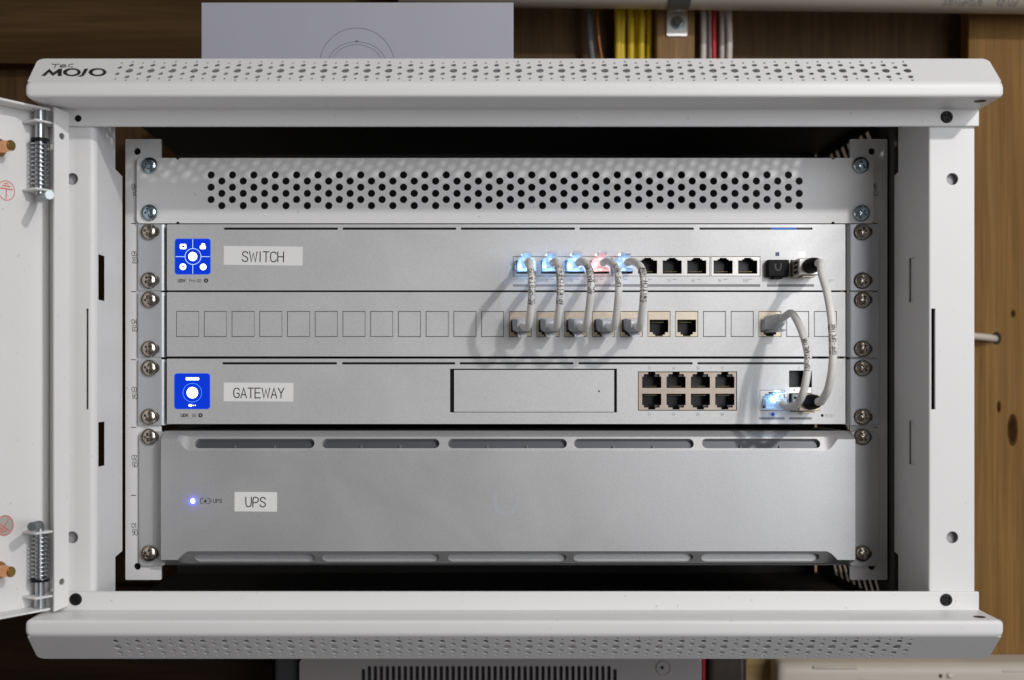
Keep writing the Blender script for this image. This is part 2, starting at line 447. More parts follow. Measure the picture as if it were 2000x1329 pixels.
# ---- screws
def screw_mesh(name, m, rad=5.5, h=3.4, cross=2.7, seed=0, flat=False):
    """round head with a cross recess, facing -Y, centre at the origin of its seat"""
    V, Fc = [], []; nr, na = 16, 56
    def hgt(r, a):
        k = r / rad
        z = h * math.sqrt(max(0, 1 - (k*.985)**2)) ** .85 if not flat else h * (1 if k < .8 else max(0, 1 - ((k-.8)/.2)**2)**.5)
        x, y = r*math.cos(a), r*math.sin(a)
        wdt = .62
        ins = min(abs(x), abs(y)); out = max(abs(x), abs(y))
        if out < cross and ins < wdt: z -= min(.75*h, 1.9, (cross - out)*1.4 + .5)
        return z
    for i in range(nr + 1):
        r = rad * (i / nr)
        for k in range(na):
            a = 2*math.pi*k/na; V.append((r*math.cos(a), -hgt(r, a), r*math.sin(a)))
    for i in range(nr):
        for k in range(na): Fc.append((i*na+k, i*na+(k+1)%na, (i+1)*na+(k+1)%na, (i+1)*na+k))
    mb = MB(); mb.add(V, Fc)
    return mb.mesh(name, m, smooth=50)
SCREW_N = screw_mesh('screw', NICKEL); SCREW_Z = screw_mesh('zinc_screw', ZINC); SCREW_B = screw_mesh('black_screw', GLOSSBK, 3.7, 1.0, 2.4, flat=True)
def put_screw(name, me, parent, x, y, z, tilt=4):
    o = bpy.data.objects.new(name, me); link(o, parent, (x, y, z))
    o.rotation_euler = (R(random.uniform(-tilt, tilt)), R(random.uniform(0, 90)), R(random.uniform(-tilt, tilt)))
    return o

# ================================================================== SETTING behind and below the cabinet
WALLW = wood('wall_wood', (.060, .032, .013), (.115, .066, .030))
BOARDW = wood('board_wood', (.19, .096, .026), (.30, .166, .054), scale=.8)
STUDW = wood('stud_wood', (.20, .115, .045), (.33, .20, .09))
def structure(o): o['kind'] = 'structure'; return o
YW = 262
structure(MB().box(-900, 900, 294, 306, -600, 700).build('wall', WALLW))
# the pine board the cabinet hangs on, right of the cabinet; knots are part of the board
kn = MB().box(PX(1892, YW), PX(2140, YW), YW, YW + 18, -600, 700).build('pine_board', BOARDW, bevel=1.0); structure(kn)
KNOT = mat('knot_wood', (.040, .017, .004), .7, spec=.05, var=.3, vscale=150)
KNOT2 = mat('knot_ring_wood', (.080, .036, .008), .7, spec=.05, var=.25, vscale=150)
for (kx, ky, rx, rz) in ((1978, 840, 3.4, 10.5), (1979, 613, 1.5, 2.6), (1951, 795, 1.3, 4.0)):
    MB().plate(circ(PX(kx, YW), PZ(ky, YW), rx*1.35, 20, rz*1.35), [circ(PX(kx, YW), PZ(ky, YW), rx, 16, rz)], YW - .15, .1).build('knot_ring', KNOT2, kn, smooth=0)
    MB().plate(circ(PX(kx, YW), PZ(ky, YW), rx, 16, rz), [], YW - .2, .1).build('knot', KNOT, kn, smooth=0)
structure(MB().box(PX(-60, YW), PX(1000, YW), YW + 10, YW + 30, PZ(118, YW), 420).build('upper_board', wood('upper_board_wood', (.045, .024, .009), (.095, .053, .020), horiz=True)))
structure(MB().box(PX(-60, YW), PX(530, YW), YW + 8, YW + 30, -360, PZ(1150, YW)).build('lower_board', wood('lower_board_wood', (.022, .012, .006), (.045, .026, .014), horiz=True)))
structure(MB().box(215, PX(1892, YW) - 2, YW + 2, YW + 18, -165, 190).build('backing_board', wood('backing_wood', (.34, .24, .15), (.50, .38, .26))))
structure(MB().box(PX(1282, YW), PX(1357, YW), YW, YW + 31, 150, 700).build('wall_stud', STUDW, bevel=1.5))
structure(MB().box(PX(1375, YW), PX(1895, YW), YW + 6, YW + 24, -360, PZ(1180, YW)).build('lower_pine_board', wood('lower_pine_wood', (.46, .29, .12), (.62, .43, .21), horiz=True)))

# ================================================================== CABINET
CX = 29.2
cab = thing('rack_cabinet', 'white painted steel wall cabinet with perforated sloping caps and open door', 'cabinet', (CX, 100, -162))
YC, YB, YL, YP = -100.0, -80.0, -68.0, -65.5      # cap front, cap slope back, lip, post front
XL, XR = PX(50, YC), PX(1960, YC)

def cap(name, top):
    sg = 1 if top else -1
    z_in = PZ(190, YC) if top else PZ(1212, YC)          # inner (ledge) edge of the front band
    z_out = PZ(163, YC) if top else PZ(1241, YC)         # outer edge of the front band
    z_back = PZ(115, YB) if top else PZ(1287, YB)
    c = MB()
    # front band and ledge with rolled edges, as one bent sheet swept along X
    r = 2.2; prof = []
    prof.append((YL + 1, z_in))
    for k in range(6):
        a = R(90*k/5); prof.append((YC + r - r*math.sin(a), z_in + sg*(r - r*math.cos(a))))
    sl = Vector((YB - YC, (z_back - z_out))).normalized()
    for k in range(6):
        t = k/5; q0 = Vector((YC, z_out - sg*2.0)); q1 = Vector((YC, z_out)); q2 = q1 + sl*2.0
        p = q0*(1-t)**2 + q1*2*t*(1-t) + q2*t*t; prof.append((p.x, p.y))
    inner = [(y + .0, z) for y, z in prof]
    th = 1.2
    rings = []
    def ring(x, ins):
        o_ = []
        for y, z in prof: o_.append((x, y, z))
        return o_
    xs = [XL, XL + .5, XL + 1.6, XL + 3.2, XR - 3.2, XR - 1.6, XR - .5, XR]
    dz = [2.4, 1.2, .35, 0, 0, .35, 1.2, 2.4]            # rounded ends of the band
    cz = (z_in + z_out) / 2
    V, Fc = [], []
    n = len(prof)
    for x, d in zip(xs, dz):
        for y, z in prof:
            zz = z
            if abs(y - YC) < 2.5:
                zz = cz + (z - cz) * (1 - d / abs(z_out - z_in) * 1.0)
            V.append((x, y + d*.35, zz))
    for i in range(len(xs) - 1):
        for k in range(n - 1): Fc.append((i*n+k, (i+1)*n+k, (i+1)*n+k+1, i*n+k+1))
    c.add(V, Fc)
    # end cheeks
    for x in (XL, XR):
        c.add([(x, YL + 1, z_in + sg*2), (x, YC + 1.2, z_in + sg*2.2), (x, YC + 1.2, z_out - sg*1.2), (x, YB, z_back - sg*3.5), (x, YL + 1, z_back - sg*3.5)], [(0, 1, 2, 3, 4)])
    o = c.build(name, WHITE, cab, smooth=45, recalc=False)
    # perforated slope
    P0 = Vector((0, YC + sl.x*2.0, z_out + sl.y*2.0)); P1 = Vector((0, YB, z_back))
    Ls = (P1 - P0).length; dr = (P1 - P0).normalized()
    nrm = Vector((0, -abs(dr.z), abs(dr.y)*sg)).normalized()
    def fm(x, v, d): 
        q = P0 + dr*v - nrm*d; return (x, q.y, q.z)
    holes = []
    # hole rows, fractions of the slope measured in the photograph
    big0, big1 = (PX(252, -90), PX(1772.5, -90)) if top else (PX(230.5, -90), PX(1751, -90))
    pitch = (big1 - big0) / 36; off = -pitch/2 if top else pitch/2
    rows = lambda ys: ys
    def vof(py):                                          # photograph row -> distance up the slope
        lo, hi = (157.5, 116) if top else (1246, 1286)
        return max(.02, min(.98, (py - lo) / (hi - lo))) * (Ls - 0.4)
    A = ((120, .85), (127, 1.6), (138, 2.3), (150, 1.6), (156.5, .85)) if top else ((1246.5, .85), (1253, 1.6), (1264, 2.3), (1275.5, 1.6), (1282.5, .85))
    Bq = ((122.5, .85), (131.5, 1.5), (144, 1.5), (153.5, .85)) if top else ((1250, .85), (1258.5, 1.5), (1271, 1.5), (1279.5, .85))
    for k in range(37):
        for py, rr in A: holes.append(circ(big0 + k*pitch, vof(py)*.93 + 1.0, rr, 14 if rr > 1 else 8))
        for py, rr in Bq: holes.append(circ(big0 + k*pitch + off, vof(py)*.93 + 1.0, rr, 14 if rr > 1 else 8))
    rc = 4.2
    ol = [(XL + .6, 0), (XR - .6, 0)] + [(XR - rc + rc*math.cos(R(a)) - .3, Ls - rc + rc*math.sin(R(a))) for a in range(0, 91, 15)] + \
         [(XL + rc + rc*math.cos(R(a)) + .3, Ls - rc + rc*math.sin(R(a))) for a in range(90, 181, 15)]
    s_ = MB(); s_.plate(ol, holes, 0, .5, fm)
    sp = s_.build('perforated_slope', WHITE, o, smooth=0)
    return o, fm, P0, dr, nrm
cap_t, fm_t, P0t, drt, nrt = cap('top_cap', True)
cap_b, fm_b, P0b, drb, nrb = cap('bottom_cap', False)
# cap tops/bottoms closing back over the body
MB().box(XL + 1, XR - 1, YB + .5, -40, PZ(115, YB) - 1.6, PZ(115, YB) - .4).build('cap_return', WHITE, cap_t)
MB().box(XL + 1, XR - 1, YB + .5, -40, PZ(1287, YB) + .4, PZ(1287, YB) + 1.6).build('cap_return', WHITE, cap_b)

# maker's mark on the top cap
def on_slope(px, py, off=.06):
    # where the sight line meets the slope plane
    n = nrt; d = Vector(((px - VX)/F, 1.0, (VY - py)/F)); o = Vector((0, -D0, 0))
    t = (P0t - o).dot(n) / d.dot(n); return o + d*t + n*off
def logo_fill(mb, outline, holes, off):
    mb.plate(outline, holes, 0, 0, lambda x, z, d: on_slope(x, -z, off), back=False)
lg = MB()
def neg(p): return [(a, -b) for a, b in p]
logo_fill(lg, neg([(80, 148.8), (96.6, 134.5), (104, 142.5), (115, 134.6), (121.2, 134.6), (120.6, 149.2), (112.6, 149.2), (113.0, 142.6), (103.2, 149.0), (95.4, 141.8), (88.6, 149.0)]), [], .06)
def ring_o(cx, cy, rx, ry, ix, iy, dx):
    o_ = [(cx + rx*math.cos(a) , cy + ry*math.sin(a)) for a in [2*math.pi*k/32 for k in range(32)]]
    i_ = [(cx + dx + ix*math.cos(a) + 1.1*math.sin(a)*-1, cy + iy*math.sin(a)) for a in [2*math.pi*k/28 for k in range(28)]]
    logo_fill(lg, neg(o_), [neg(i_)], .06)
ring_o(140.5, 141.6, 17.6, 8.0, 10.2, 4.9, .6)
ring_o(190.5, 141.6, 17.6, 8.0, 10.2, 4.9, .6)
logo_fill(lg, neg([(165.0, 134.6), (172.8, 134.6), (166.5, 145.0), (163.5, 148.6), (158, 150.6), (152.6, 150.2), (152.4, 148.6), (156.5, 148.0), (159.2, 145.6)]), [], .06)
def stroke_slope(p, w, off):
    p = chaikin(p, 2); rb = ribbon(p, w); V, Fc = [], []
    for l, r in rb: V += [on_slope(*l, off), on_slope(*r, off)]
    for i in range(len(rb)-1): Fc.append((2*i, 2*i+1, 2*i+3, 2*i+2))
    lg.add(V, Fc)
stroke_slope([(101.5, 125.4), (104, 126.6), (110, 126.2), (116.5, 125.8)], 1.5, .06)
stroke_slope([(109.5, 126.5), (108, 130), (106.8, 133.6)], 1.5, .08)
stroke_slope([(117, 129.6), (123, 129.8), (129.5, 128.2), (127, 126.6), (121, 127.4), (117, 129.6), (118.5, 131.8), (124, 132), (130, 130.8)], 1.4, .10)
stroke_slope([(143.5, 125.6), (137, 126), (133, 128.6), (135, 131), (142, 131)], 1.4, .08)
lg.build('maker_mark', INK, cap_t, smooth=0, recalc=False)

# lips of the front frame
for top in (True, False):
    z0, z1 = (PZ(247, YL), PZ(190, YC) + 1) if top else (PZ(1212, YC) - 1, PZ(1156, YL))
    lip = MB().box(CX - 278.2, CX + 278.2, YL, YL + 2.4, z0, z1).build('frame_lip', WHITE, cab, bevel=.8, seg=3)
    for px, py, kind in (((1849, 229, 's'), (151, 232, 'h')) if top else ((1848, 1172, 's'), (148, 1171, 's'))):
        if kind == 's': put_screw('black_screw', SCREW_B, lip, PX(px, YL), YL, PZ(py, YL), 1)
        else:
            MB().lathe([(2.9, .02), (2.9, .25), (2.4, .3), (2.2, .06)], (PX(px, YL), YL, PZ(py, YL)), (0, -1, 0)).build('hole_rim', WHITE, lip)
            MB().lathe([(2.0, .1), (2.0, .35)], (PX(px + 2, YL), YL, PZ(py, YL)), (0, -1, 0)).build('hole', BLACK, lip)
# cap ledge pin holes
for px, py, z, top in ((1914, 197, PZ(190, YC), 1), (1913, 1204, PZ(1212, YC), 0)):
    Yh = -90
    MB().lathe([(3.4, -.05), (3.4, .08)], (PX(px, Yh), Yh, z - (.05 if top else -.05)), (0, 0, -1 if top else 1), 20).build('pin_hole', BLACK, cap_t if top else cap_b)

# posts: front face with holes and slits, rounded inner corner, inner wall
for sgn in (-1, 1):
    xi, xo = CX + sgn*249.0, CX + sgn*276.2
    zt, zb = 160.5, -134.5
    x0, x1 = min(xi, xo), max(xi, xo)
    hx = PX(1860, YP) if sgn > 0 else 2*CX - PX(1860, YP)
    sx = (PX(1817, YP), PX(1827, YP)) if sgn > 0 else (PX(168, YP), PX(176, YP))
    fr = 4.0
    fx0, fx1 = (x0 + fr*.0, x1) if sgn > 0 else (x0, x1 - fr*.0)
    if sgn < 0: fx1 -= fr
    else: fx0 += 1.2
    holes = [circ(hx, PZ(350, YP), 3.6, 24), circ(hx, PZ(1050, YP), 3.6, 24)]
    if sgn > 0: sx = (max(sx[0], fx0 + .3), sx[1])
    else: sx = (sx[0], min(sx[1], fx1 - .3))
    if sx[1] > sx[0] + .3: holes.append(rect(sx[0], sx[1], PZ(800, YP), PZ(603, YP)))
    post = MB(); post.plate(rect(fx0, fx1, zb, zt), holes, YP, 1.6)
    po = post.build('frame_post', WHITE, cab, smooth=0)
    if sgn > 0: po['label'] = 'frame post on the hinge-free side with a dark slit'
    # rounded corner and inner wall with slots and notched rear edge
    w = MB(); n = 8; rr = fr if sgn < 0 else 1.2; V, Fc = [], []
    for k in range(n + 1):
        a = R(90*k/n)
        x = xi - sgn*0 + (sgn*(rr - rr*math.sin(a)))
        V += [(x, YP + rr - rr*math.cos(a), zb), (x, YP + rr - rr*math.cos(a), zt)]
    for k in range(n): Fc.append((2*k, 2*k+1, 2*k+3, 2*k+2))
    w.add(V, Fc)
    w.build('rounded_corner', WHITE, po, smooth=60)
    yb1, yb0 = (-8.0, -24.0) if sgn < 0 else (-3.0, -14.0)
    ya = YP + rr; zt, zb = 178.0, -150.0
    ol = [(ya, zb), (yb0, zb), (yb0, PZ(1085, -16)), (yb1, PZ(1076, -8)), (yb1, PZ(345, -8)), (yb0, PZ(335, -16)), (yb0, zt), (ya, zt)]
    ypx = lambda px: F*abs(xi)/abs(px - VX) - D0
    if sgn > 0: s1, s2 = sorted((ypx(1775), ypx(1788)))
    else: s1, s2 = -60.0, -46.0
    slots = [rect(s1, s2, PZ(590, -40), PZ(503, -40)), rect(s1, s2, PZ(908, -40), PZ(823, -40))]
    iw = MB(); iw.plate(ol, slots, 0, .5, lambda a, b, d, xi=xi, sgn=sgn: (xi + sgn*d, a, b))
    iw.build('inner_wall', WHITE, po, smooth=0)
    if sgn > 0: MB().box(xi + 1.4, xi + 2.2, YP + 6, -26, zb, zt).build('slot_backing', WHITE, po)
    # stiffening fold behind, and backing seen through holes
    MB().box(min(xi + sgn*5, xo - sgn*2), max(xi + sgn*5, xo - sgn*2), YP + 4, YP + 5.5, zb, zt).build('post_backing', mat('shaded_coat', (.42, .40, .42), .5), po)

# outer shell: top, bottom, rear, left side, slotted right side
zs0, zs1 = -166.0, 196.5
XI = 303.6
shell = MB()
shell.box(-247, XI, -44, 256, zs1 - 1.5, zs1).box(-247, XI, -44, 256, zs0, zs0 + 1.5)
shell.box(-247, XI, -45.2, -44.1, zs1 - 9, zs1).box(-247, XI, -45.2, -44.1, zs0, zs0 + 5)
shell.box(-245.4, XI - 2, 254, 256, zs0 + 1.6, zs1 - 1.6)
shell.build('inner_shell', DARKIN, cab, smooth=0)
slots = []
for za, zb_ in ((126, 188), (54, 116), (-38, 44), (-96, -48), (-158, -106)):
    y = 60.0
    while y < 250:                                        # slanting vent slots
        k = min(zb_ - za, 250 - y); p = [(y, za), (y + 6.6, za), (y + 6.6 + k, za + k), (y + k, za + k)]
        if k > 24 and y + 6.6 + k < 254.5: slots.append(p)
        y += 15.0
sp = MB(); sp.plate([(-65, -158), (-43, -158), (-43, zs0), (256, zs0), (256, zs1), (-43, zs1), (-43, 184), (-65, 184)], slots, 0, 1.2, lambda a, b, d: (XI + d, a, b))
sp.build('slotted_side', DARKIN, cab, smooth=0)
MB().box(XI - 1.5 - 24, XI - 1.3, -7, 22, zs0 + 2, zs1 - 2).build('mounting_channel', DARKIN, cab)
# mounting rails with printed unit marks
Yr = 2.2
for sgn in (-1, 1):
    x0, x1 = (PX(245, Yr), PX(315, Yr)) if sgn < 0 else (PX(1660, Yr), PX(1733, Yr))
    hx = PX(268, Yr) if sgn < 0 else PX(1703, Yr)
    r_ = MB(); r_.plate(rrect(x0, x1, PZ(1133, Yr), PZ(272, Yr), .8), [circ(hx, PZ(296, Yr), 2.3), circ(hx, PZ(1107, Yr), 2.3)], Yr, 2.0)
    rail = r_.build('mounting_rail', WHITE, cab, smooth=0)
    xb = x0 if sgn < 0 else x1 - 2
    MB().box(xb, xb + 2, Yr + 2.05, 60, PZ(1133, Yr), PZ(272, Yr)).build('rail_web', WHITE, rail)
    for hz in (296, 1107): MB().lathe([(2.25, -6), (2.25, -2.2)], (hx, Yr, PZ(hz, Yr)), (0, -1, 0), 16).build('rail_hole', BLACK, rail)
    mx = PX(257.5, Yr) if sgn < 0 else PX(1703, Yr)
    mk = MB()
    for py in (437, 570, 703, 835, 968):
        xx = PX(256, Yr) if sgn < 0 else PX(1705, Yr); mk.box(xx, xx + 3.3, Yr - .06, Yr - .02, PZ(py, Yr) - .25, PZ(py, Yr) + .25)
    for i, py in enumerate((371, 503, 636, 768, 901, 1034)):
        zc = PZ(py, Yr); a, b = '%02d' % (6 - i), '%02d' % (i + 1)
        mk.box(mx, mx + 3.6, Yr - .06, Yr - .02, zc - .16, zc + .16)
        text(mk, a, 3.0, .36, lambda u, v, l: (mx + u, Yr - .05 - .012*l, zc + .9 + v), adv=.62, hscale=.9)
        text(mk, b, 3.0, .36, lambda u, v, l: (mx + 3.6 - u, Yr - .05 - .012*l, zc - .9 - v), adv=.62, hscale=.9)
    mk.build('unit_marks', INK, rail, smooth=0, recalc=False)

# ---- door, swung open on the left
dd = Vector((-.555, -.832, 0)); dn = Vector((.832, -.555, 0)); L0 = Vector((-234.2, -70, 0))
zt, zb = 161.0, -135.3
def DP(t, n, z): p = L0 + dd*t + dn*n; return (p.x, p.y, z)
def dbox(mb, t0, t1, n0, n1, z0, z1):
    return mb.add([DP(t, n, z) for t in (t0, t1) for n in (n0, n1) for z in (z0, z1)],
                  [(0, 1, 3, 2), (4, 6, 7, 5), (0, 4, 5, 1), (2, 3, 7, 6), (0, 2, 6, 4), (1, 5, 7, 3)])
DL = 470
door = MB(); dbox(door, .5, DL, -16, -14.8, zb + 1, zt - 1)
door = door.build('door', WHITE, cab, smooth=0)
door['label'] = 'open white steel door seen along its inner face'
# hinge-side lip with pin holes and a slanting top, returns
lipo = MB()
def fl(a, b, d): return DP(a, -d, b)
ol = [(0.4, zb + 2.2), (10.6, zb), (10.6, zt), (1.2, zt - 1.6), (0.2, zt - 2.8)]
lipo.plate(ol, [circ(5.2, PZ(266, -75), 1.95), circ(5.2, PZ(1137, -75), 1.95)], 0, 1.2, fl)
lipo.build('door_lip', WHITE, door, smooth=0)
rt = MB(); dbox(rt, 0.3, 1.5, -14.7, -1.3, zb + 3, zt - 3.2)
dbox(rt, 12, DL, -14.7, -2, zt - 2.2, zt - 1.0); dbox(rt, 12, DL, -14.7, -2, zb + 1.0, zb + 2.2)
rt.build('door_return', WHITE, door, smooth=0)
dbox(MB(), 3.0, 9.0, -14.7, -13.6, zb + 4, zt - 4)
# spring hinge pins
def hinge(top):
    T, N = 15.5, -6.8
    zz = lambda py: PZ(py, -80)
    ya, yb_, yc, ydn = (216, 239, 273, 372) if top else (1188, 1166, 1133, 1040)
    up = 1 if top else -1
    h = MB()
    h.tube([DP(T, N, zz(ya)), DP(T, N, zz(ydn) - up*3)], 2.7, 20)
    h.tube([DP(T, N, zz(ya) + up*1), DP(T, N, zz(yb_) + up*.5)], 3.2, 20)
    pin = h.build('hinge_pin', STEEL, door, smooth=40)
    # bent handle of the pin
    hb = MB()
    q = Vector(DP(T, N, zz(ydn) - up*3.5))
    if top: tip = Vector((PX(97, -101), -101, PZ(381, -101)))
    else: tip = Vector((PX(62, -104), -104, PZ(1029, -104)))
    hb.tube(spline([q, q + (tip - q)*.15 + Vector((0, 0, -up*.8)), tip], 6), 2.5, 18)
    hb.build('pin_handle', mat('handle_zinc', (.30, .33, .34), .42, 1.0, rvar=.1, vscale=400), door, smooth=40)
    sp_ = MB(); n = 11; pts = []
    z0, z1 = zz(yc), zz(ydn) + up*1.0
    for k in range(n*16 + 1):
        a = 2*math.pi*k/16; t = k/(n*16)
        pts.append(Vector(DP(T + 4.6*math.cos(a), N + 4.6*math.sin(a), z0 + (z1 - z0)*t)))
    sp_.tube(pts, .48, 6); sp_.build('hinge_spring', STEEL, door, smooth=60)
    rg = MB(); rg.lathe([(3.0, -1), (5.2, -1), (5.2, .6), (3.0, .6)], DP(T, N, zz(yc)), (0, 0, 1), 24); rg.build('hinge_washer', BLACK, door)
    for py in (yb_, ydn):
        br = MB(); dbox(br, T - 6.0, T + 6.5, -14.8, N + 5, zz(py) - .7, zz(py) + .7); br.build('hinge_bracket', WHITE, door, bevel=.6)
hinge(True); hinge(False)
for px, py, t in ((10, 290, 0), (14, 1113, 0)):
    # copper earth studs and their earth signs on the inner face
    Y0 = -92; t = 39.0
    z = PZ(py, -93)
    e = dn*1.0
    c0 = Vector(DP(t, -14.8, z))
    MB().lathe([(5.2, 0), (5.2, 2.5), (3.4, 2.5), (3.4, 8.6), (3.1, 9.2), (3.1, 13.4), (2.6, 14)], c0, dn, 24).build('earth_stud', COPPER, door, smooth=30)
    MB().lathe([(2.5, 13.9), (2.5, 14.2)], c0, dn, 20).build('stud_end', BRASS, door)
def earth_sign(px, py, top):
    # printed on the door face: work in door coordinates
    t0 = 32.6 if top else 33.6; z0 = PZ(py, -90); r = 5.6
    mb = MB()
    if not top:
        bk = MB(); bk.plate(circ(t0, z0, 6.1, 32), [], 0, .05, lambda a, b, d: DP(a, -14.72 - d, b)); bk.build('sticker', STICK, door, smooth=0)
    def st(p, w, off):
        rb = ribbon(p, w); V, Fc = [], []
        for l, r_ in rb: V += [DP(l[0], -14.62 + off, l[1]), DP(r_[0], -14.62 + off, r_[1])]
        for i in range(len(rb)-1): Fc.append((2*i, 2*i+1, 2*i+3, 2*i+2))
        mb.add(V, Fc)
    st([(t0 + r*math.cos(2*math.pi*k/40), z0 + r*math.sin(2*math.pi*k/40)) for k in range(41)], .45, 0)
    k = -1 if top else 1
    ang = 0 if top else R(35)
    def ro(p): return [(t0 + a*math.cos(ang) - b*math.sin(ang), z0 + a*math.sin(ang) + b*math.cos(ang)) for a, b in p]
    st(ro([(-.0, 4.4*k), (0, -1.0*k)]), .55, .02); st(ro([(-4, -1.0*k), (4, -1.0*k)]), .6, .04)
    st(ro([(-2.6, -2.6*k), (2.6, -2.6*k)]), .6, .04); st(ro([(-1.3, -4.0*k), (1.3, -4.0*k)]), .6, .04)
    mb.build('earth_sign', REDINK, door, smooth=0, recalc=False)
earth_sign(8, 372, True); earth_sign(5, 1027, False)

def led(name, loc, color, power, radius=.0012):
    d = bpy.data.lights.new(name, 'POINT'); d.energy = power; d.color = color; d.shadow_soft_size = radius
    o = bpy.data.objects.new(name, d); C.objects.link(o); o.location = Vector(loc) * MM

# ================================================================== RACK DEVICES
YF = -3.0                                              # plane of the device faces
FX0, FX1 = PX(326, YF), PX(1651, YF)
SXL, SXR = PX(290, -2), PX(1686, -2)
def ears(parent, y0, y1, screws, dark=False):
    """bent steel ears with rolled inner edge; y0 and y1 are photograph rows"""
    for sgn in (-1, 1):
        xo = PX(270, 0) if sgn < 0 else PX(1716, 0)
        xe = FX0 - .5 if sgn < 0 else FX1 + .5           # outside of the device
        z0, z1 = PZ(y1, 0), PZ(y0, 0)
        e = MB(); V, Fc = [], []
        r = 4.6; pr = [(xo, 1.9), (xo, .0)]
        xc = xe + sgn*r
        for k in range(9):
            a = R(90*k/8); pr.append((xc - sgn*r*math.sin(a), r - r*math.cos(a)))
        pr.append((xe, 40))
        n = len(pr)
        e_in = [(x + sgn*0, y) for x, y in pr]
        for x, y in pr: V += [(x, y, z0 + .1), (x, y, z1 - .1)]
        for k in range(n - 1): Fc.append((2*k, 2*k+1, 2*k+3, 2*k+2))
        e.add(V, Fc)
        ear = e.build('ear', EARM, parent, smooth=50, recalc=False)
        MB().box(min(xo + sgn*-0, xc), max(xo, xc), .1, 1.9, z0 + .12, z1 - .12).build('ear_core', EARM, ear)
        for py in screws:
            x = SXL if sgn < 0 else SXR
            # keyhole slot of the ear beside the screw
            MB().plate(rrect(x - 1.5, x + 6.8, PZ(py, 0) - 3.3, PZ(py, 0) + 3.3, 3.2), [], -.06, .04).build('ear_slot', DARKIN, ear, smooth=0)
            put_screw('screw', SCREW_N, ear, x + random.uniform(-.2, .2), -.1, PZ(py, -2) + random.uniform(-.2, .2))
def chassis(parent, y0, y1, depth=230):
    z0, z1 = PZ(y1, YF) + .4, PZ(y0, YF) - .4; c_ = MB()
    c_.box(FX0 + .2, FX1 - .2, 20, depth, z0, z1).box(FX0 + .2, FX1 - .2, YF + 1.7, 19.9, z0, z0 + .8).box(FX0 + .2, FX1 - .2, YF + 1.7, 19.9, z1 - .8, z1)
    c_.box(FX0 + .2, FX0 + 1, YF + 1.7, 19.9, z0 + .9, z1 - .9).box(FX1 - 1, FX1 - .2, YF + 1.7, 19.9, z0 + .9, z1 - .9)
    c_.build('chassis', mat('chassis_grey', (.10, .10, .105), .5, .6), parent, smooth=0)

def slot_holes(y, segs, Y, h=1.5):
    z = PZ(y, Y); return [rrect(PX(a, Y), PX(b, Y), z - h/2, z + h/2, .5, 3) for a, b in segs]

def rj_outline(cx, cz, up, w, h, s, a, t, b):
    p = [(-w/2, -h/2), (w/2, -h/2), (w/2, h/2), (s/2, h/2), (s/2, h/2 + a), (t/2, h/2 + a), (t/2, h/2 + a + b),
         (-t/2, h/2 + a + b), (-t/2, h/2 + a), (-s/2, h/2 + a), (-s/2, h/2), (-w/2, h/2)]
    if not up: p = [(x, -z) for x, z in reversed(p)]
    return [(cx + x, cz + z) for x, z in p]
def add_port(parent, ol, cx, cz, up, y0, w=12.4, depth=11):
    pm = MB(); pm.walls(ol, y0, y0 + depth)
    p = pm.build('port', PORTBK, parent, smooth=0, recalc=False)
    g = MB(); k = 1 if up else -1
    for i in range(8):
        x = cx + (i - 3.5)*1.02
        g.box(x - .16, x + .16, y0 + 4.0, y0 + 9.5, cz - k*2.6 - .15, cz - k*2.6 + .15)
    g.build('contacts', GOLD, p, smooth=0)
    return p

# ---------------------------------------------------------------- vented blank panel
YV = -1.2
vp = thing('vent_panel', 'white blanking panel with round vent holes above the switch', 'panel', (27.8, 0, PZ(437, YV)))
holes = []
for k in range(28):
    xa, xb = PX(412 + k*41.78, YV), PX(433 + k*41.78, YV)
    for py in (342, 366, 390): holes.append(circ(xa, PZ(py, YV), 2.4, 20))
    for py in (354, 378, 402): holes.append(circ(xb, PZ(py, YV), 2.4, 20))
x0, x1, z0, z1 = PX(267, YV), PX(1706, YV), PZ(436.5, YV), PZ(309, YV)
def notched(x0, x1, z0, z1):
    o_ = []
    def arc(cx, cz, r, a0, a1, n=6): o_.extend([(cx + r*math.cos(R(a0 + (a1-a0)*k/n)), cz + r*math.sin(R(a0 + (a1-a0)*k/n))) for k in range(n+1)])
    r = 2.6; n1, n2 = PX(347, YV), PX(1627, YV)
    arc(x0 + r, z0 + r, r, 180, 270); arc(n1, z0, 1.1, 180, 0); arc(n2, z0, 1.1, 180, 0); arc(x1 - r, z0 + r, r, 270, 360)
    arc(x1 - r, z1 - r, r, 0, 90); arc(n2, z1, 1.1, 0, -180); arc(n1, z1, 1.1, 0, -180); arc(x0 + r, z1 - r, r, 90, 180)
    return o_
v_ = MB(); v_.plate(notched(x0, x1, z0, z1), holes, YV, 1.5); v_.build('panel_sheet', WHITE, vp, smooth=0)
fl_ = MB(); fl_.box(PX(350, YV), PX(1624, YV), YV + 1.5, 14, z0 + .05, z0 + 1.3).box(PX(350, YV), PX(1624, YV), YV + 1.5, 14, z1 - 1.3, z1 - .05)
fl_.build('folded_edge', WHITE, vp)
for px, py in ((291, 323), (291, 415), (1683, 322), (1684, 416)): put_screw('zinc_screw', SCREW_Z, vp, PX(px, -3), YV - .05, PZ(py, -3))

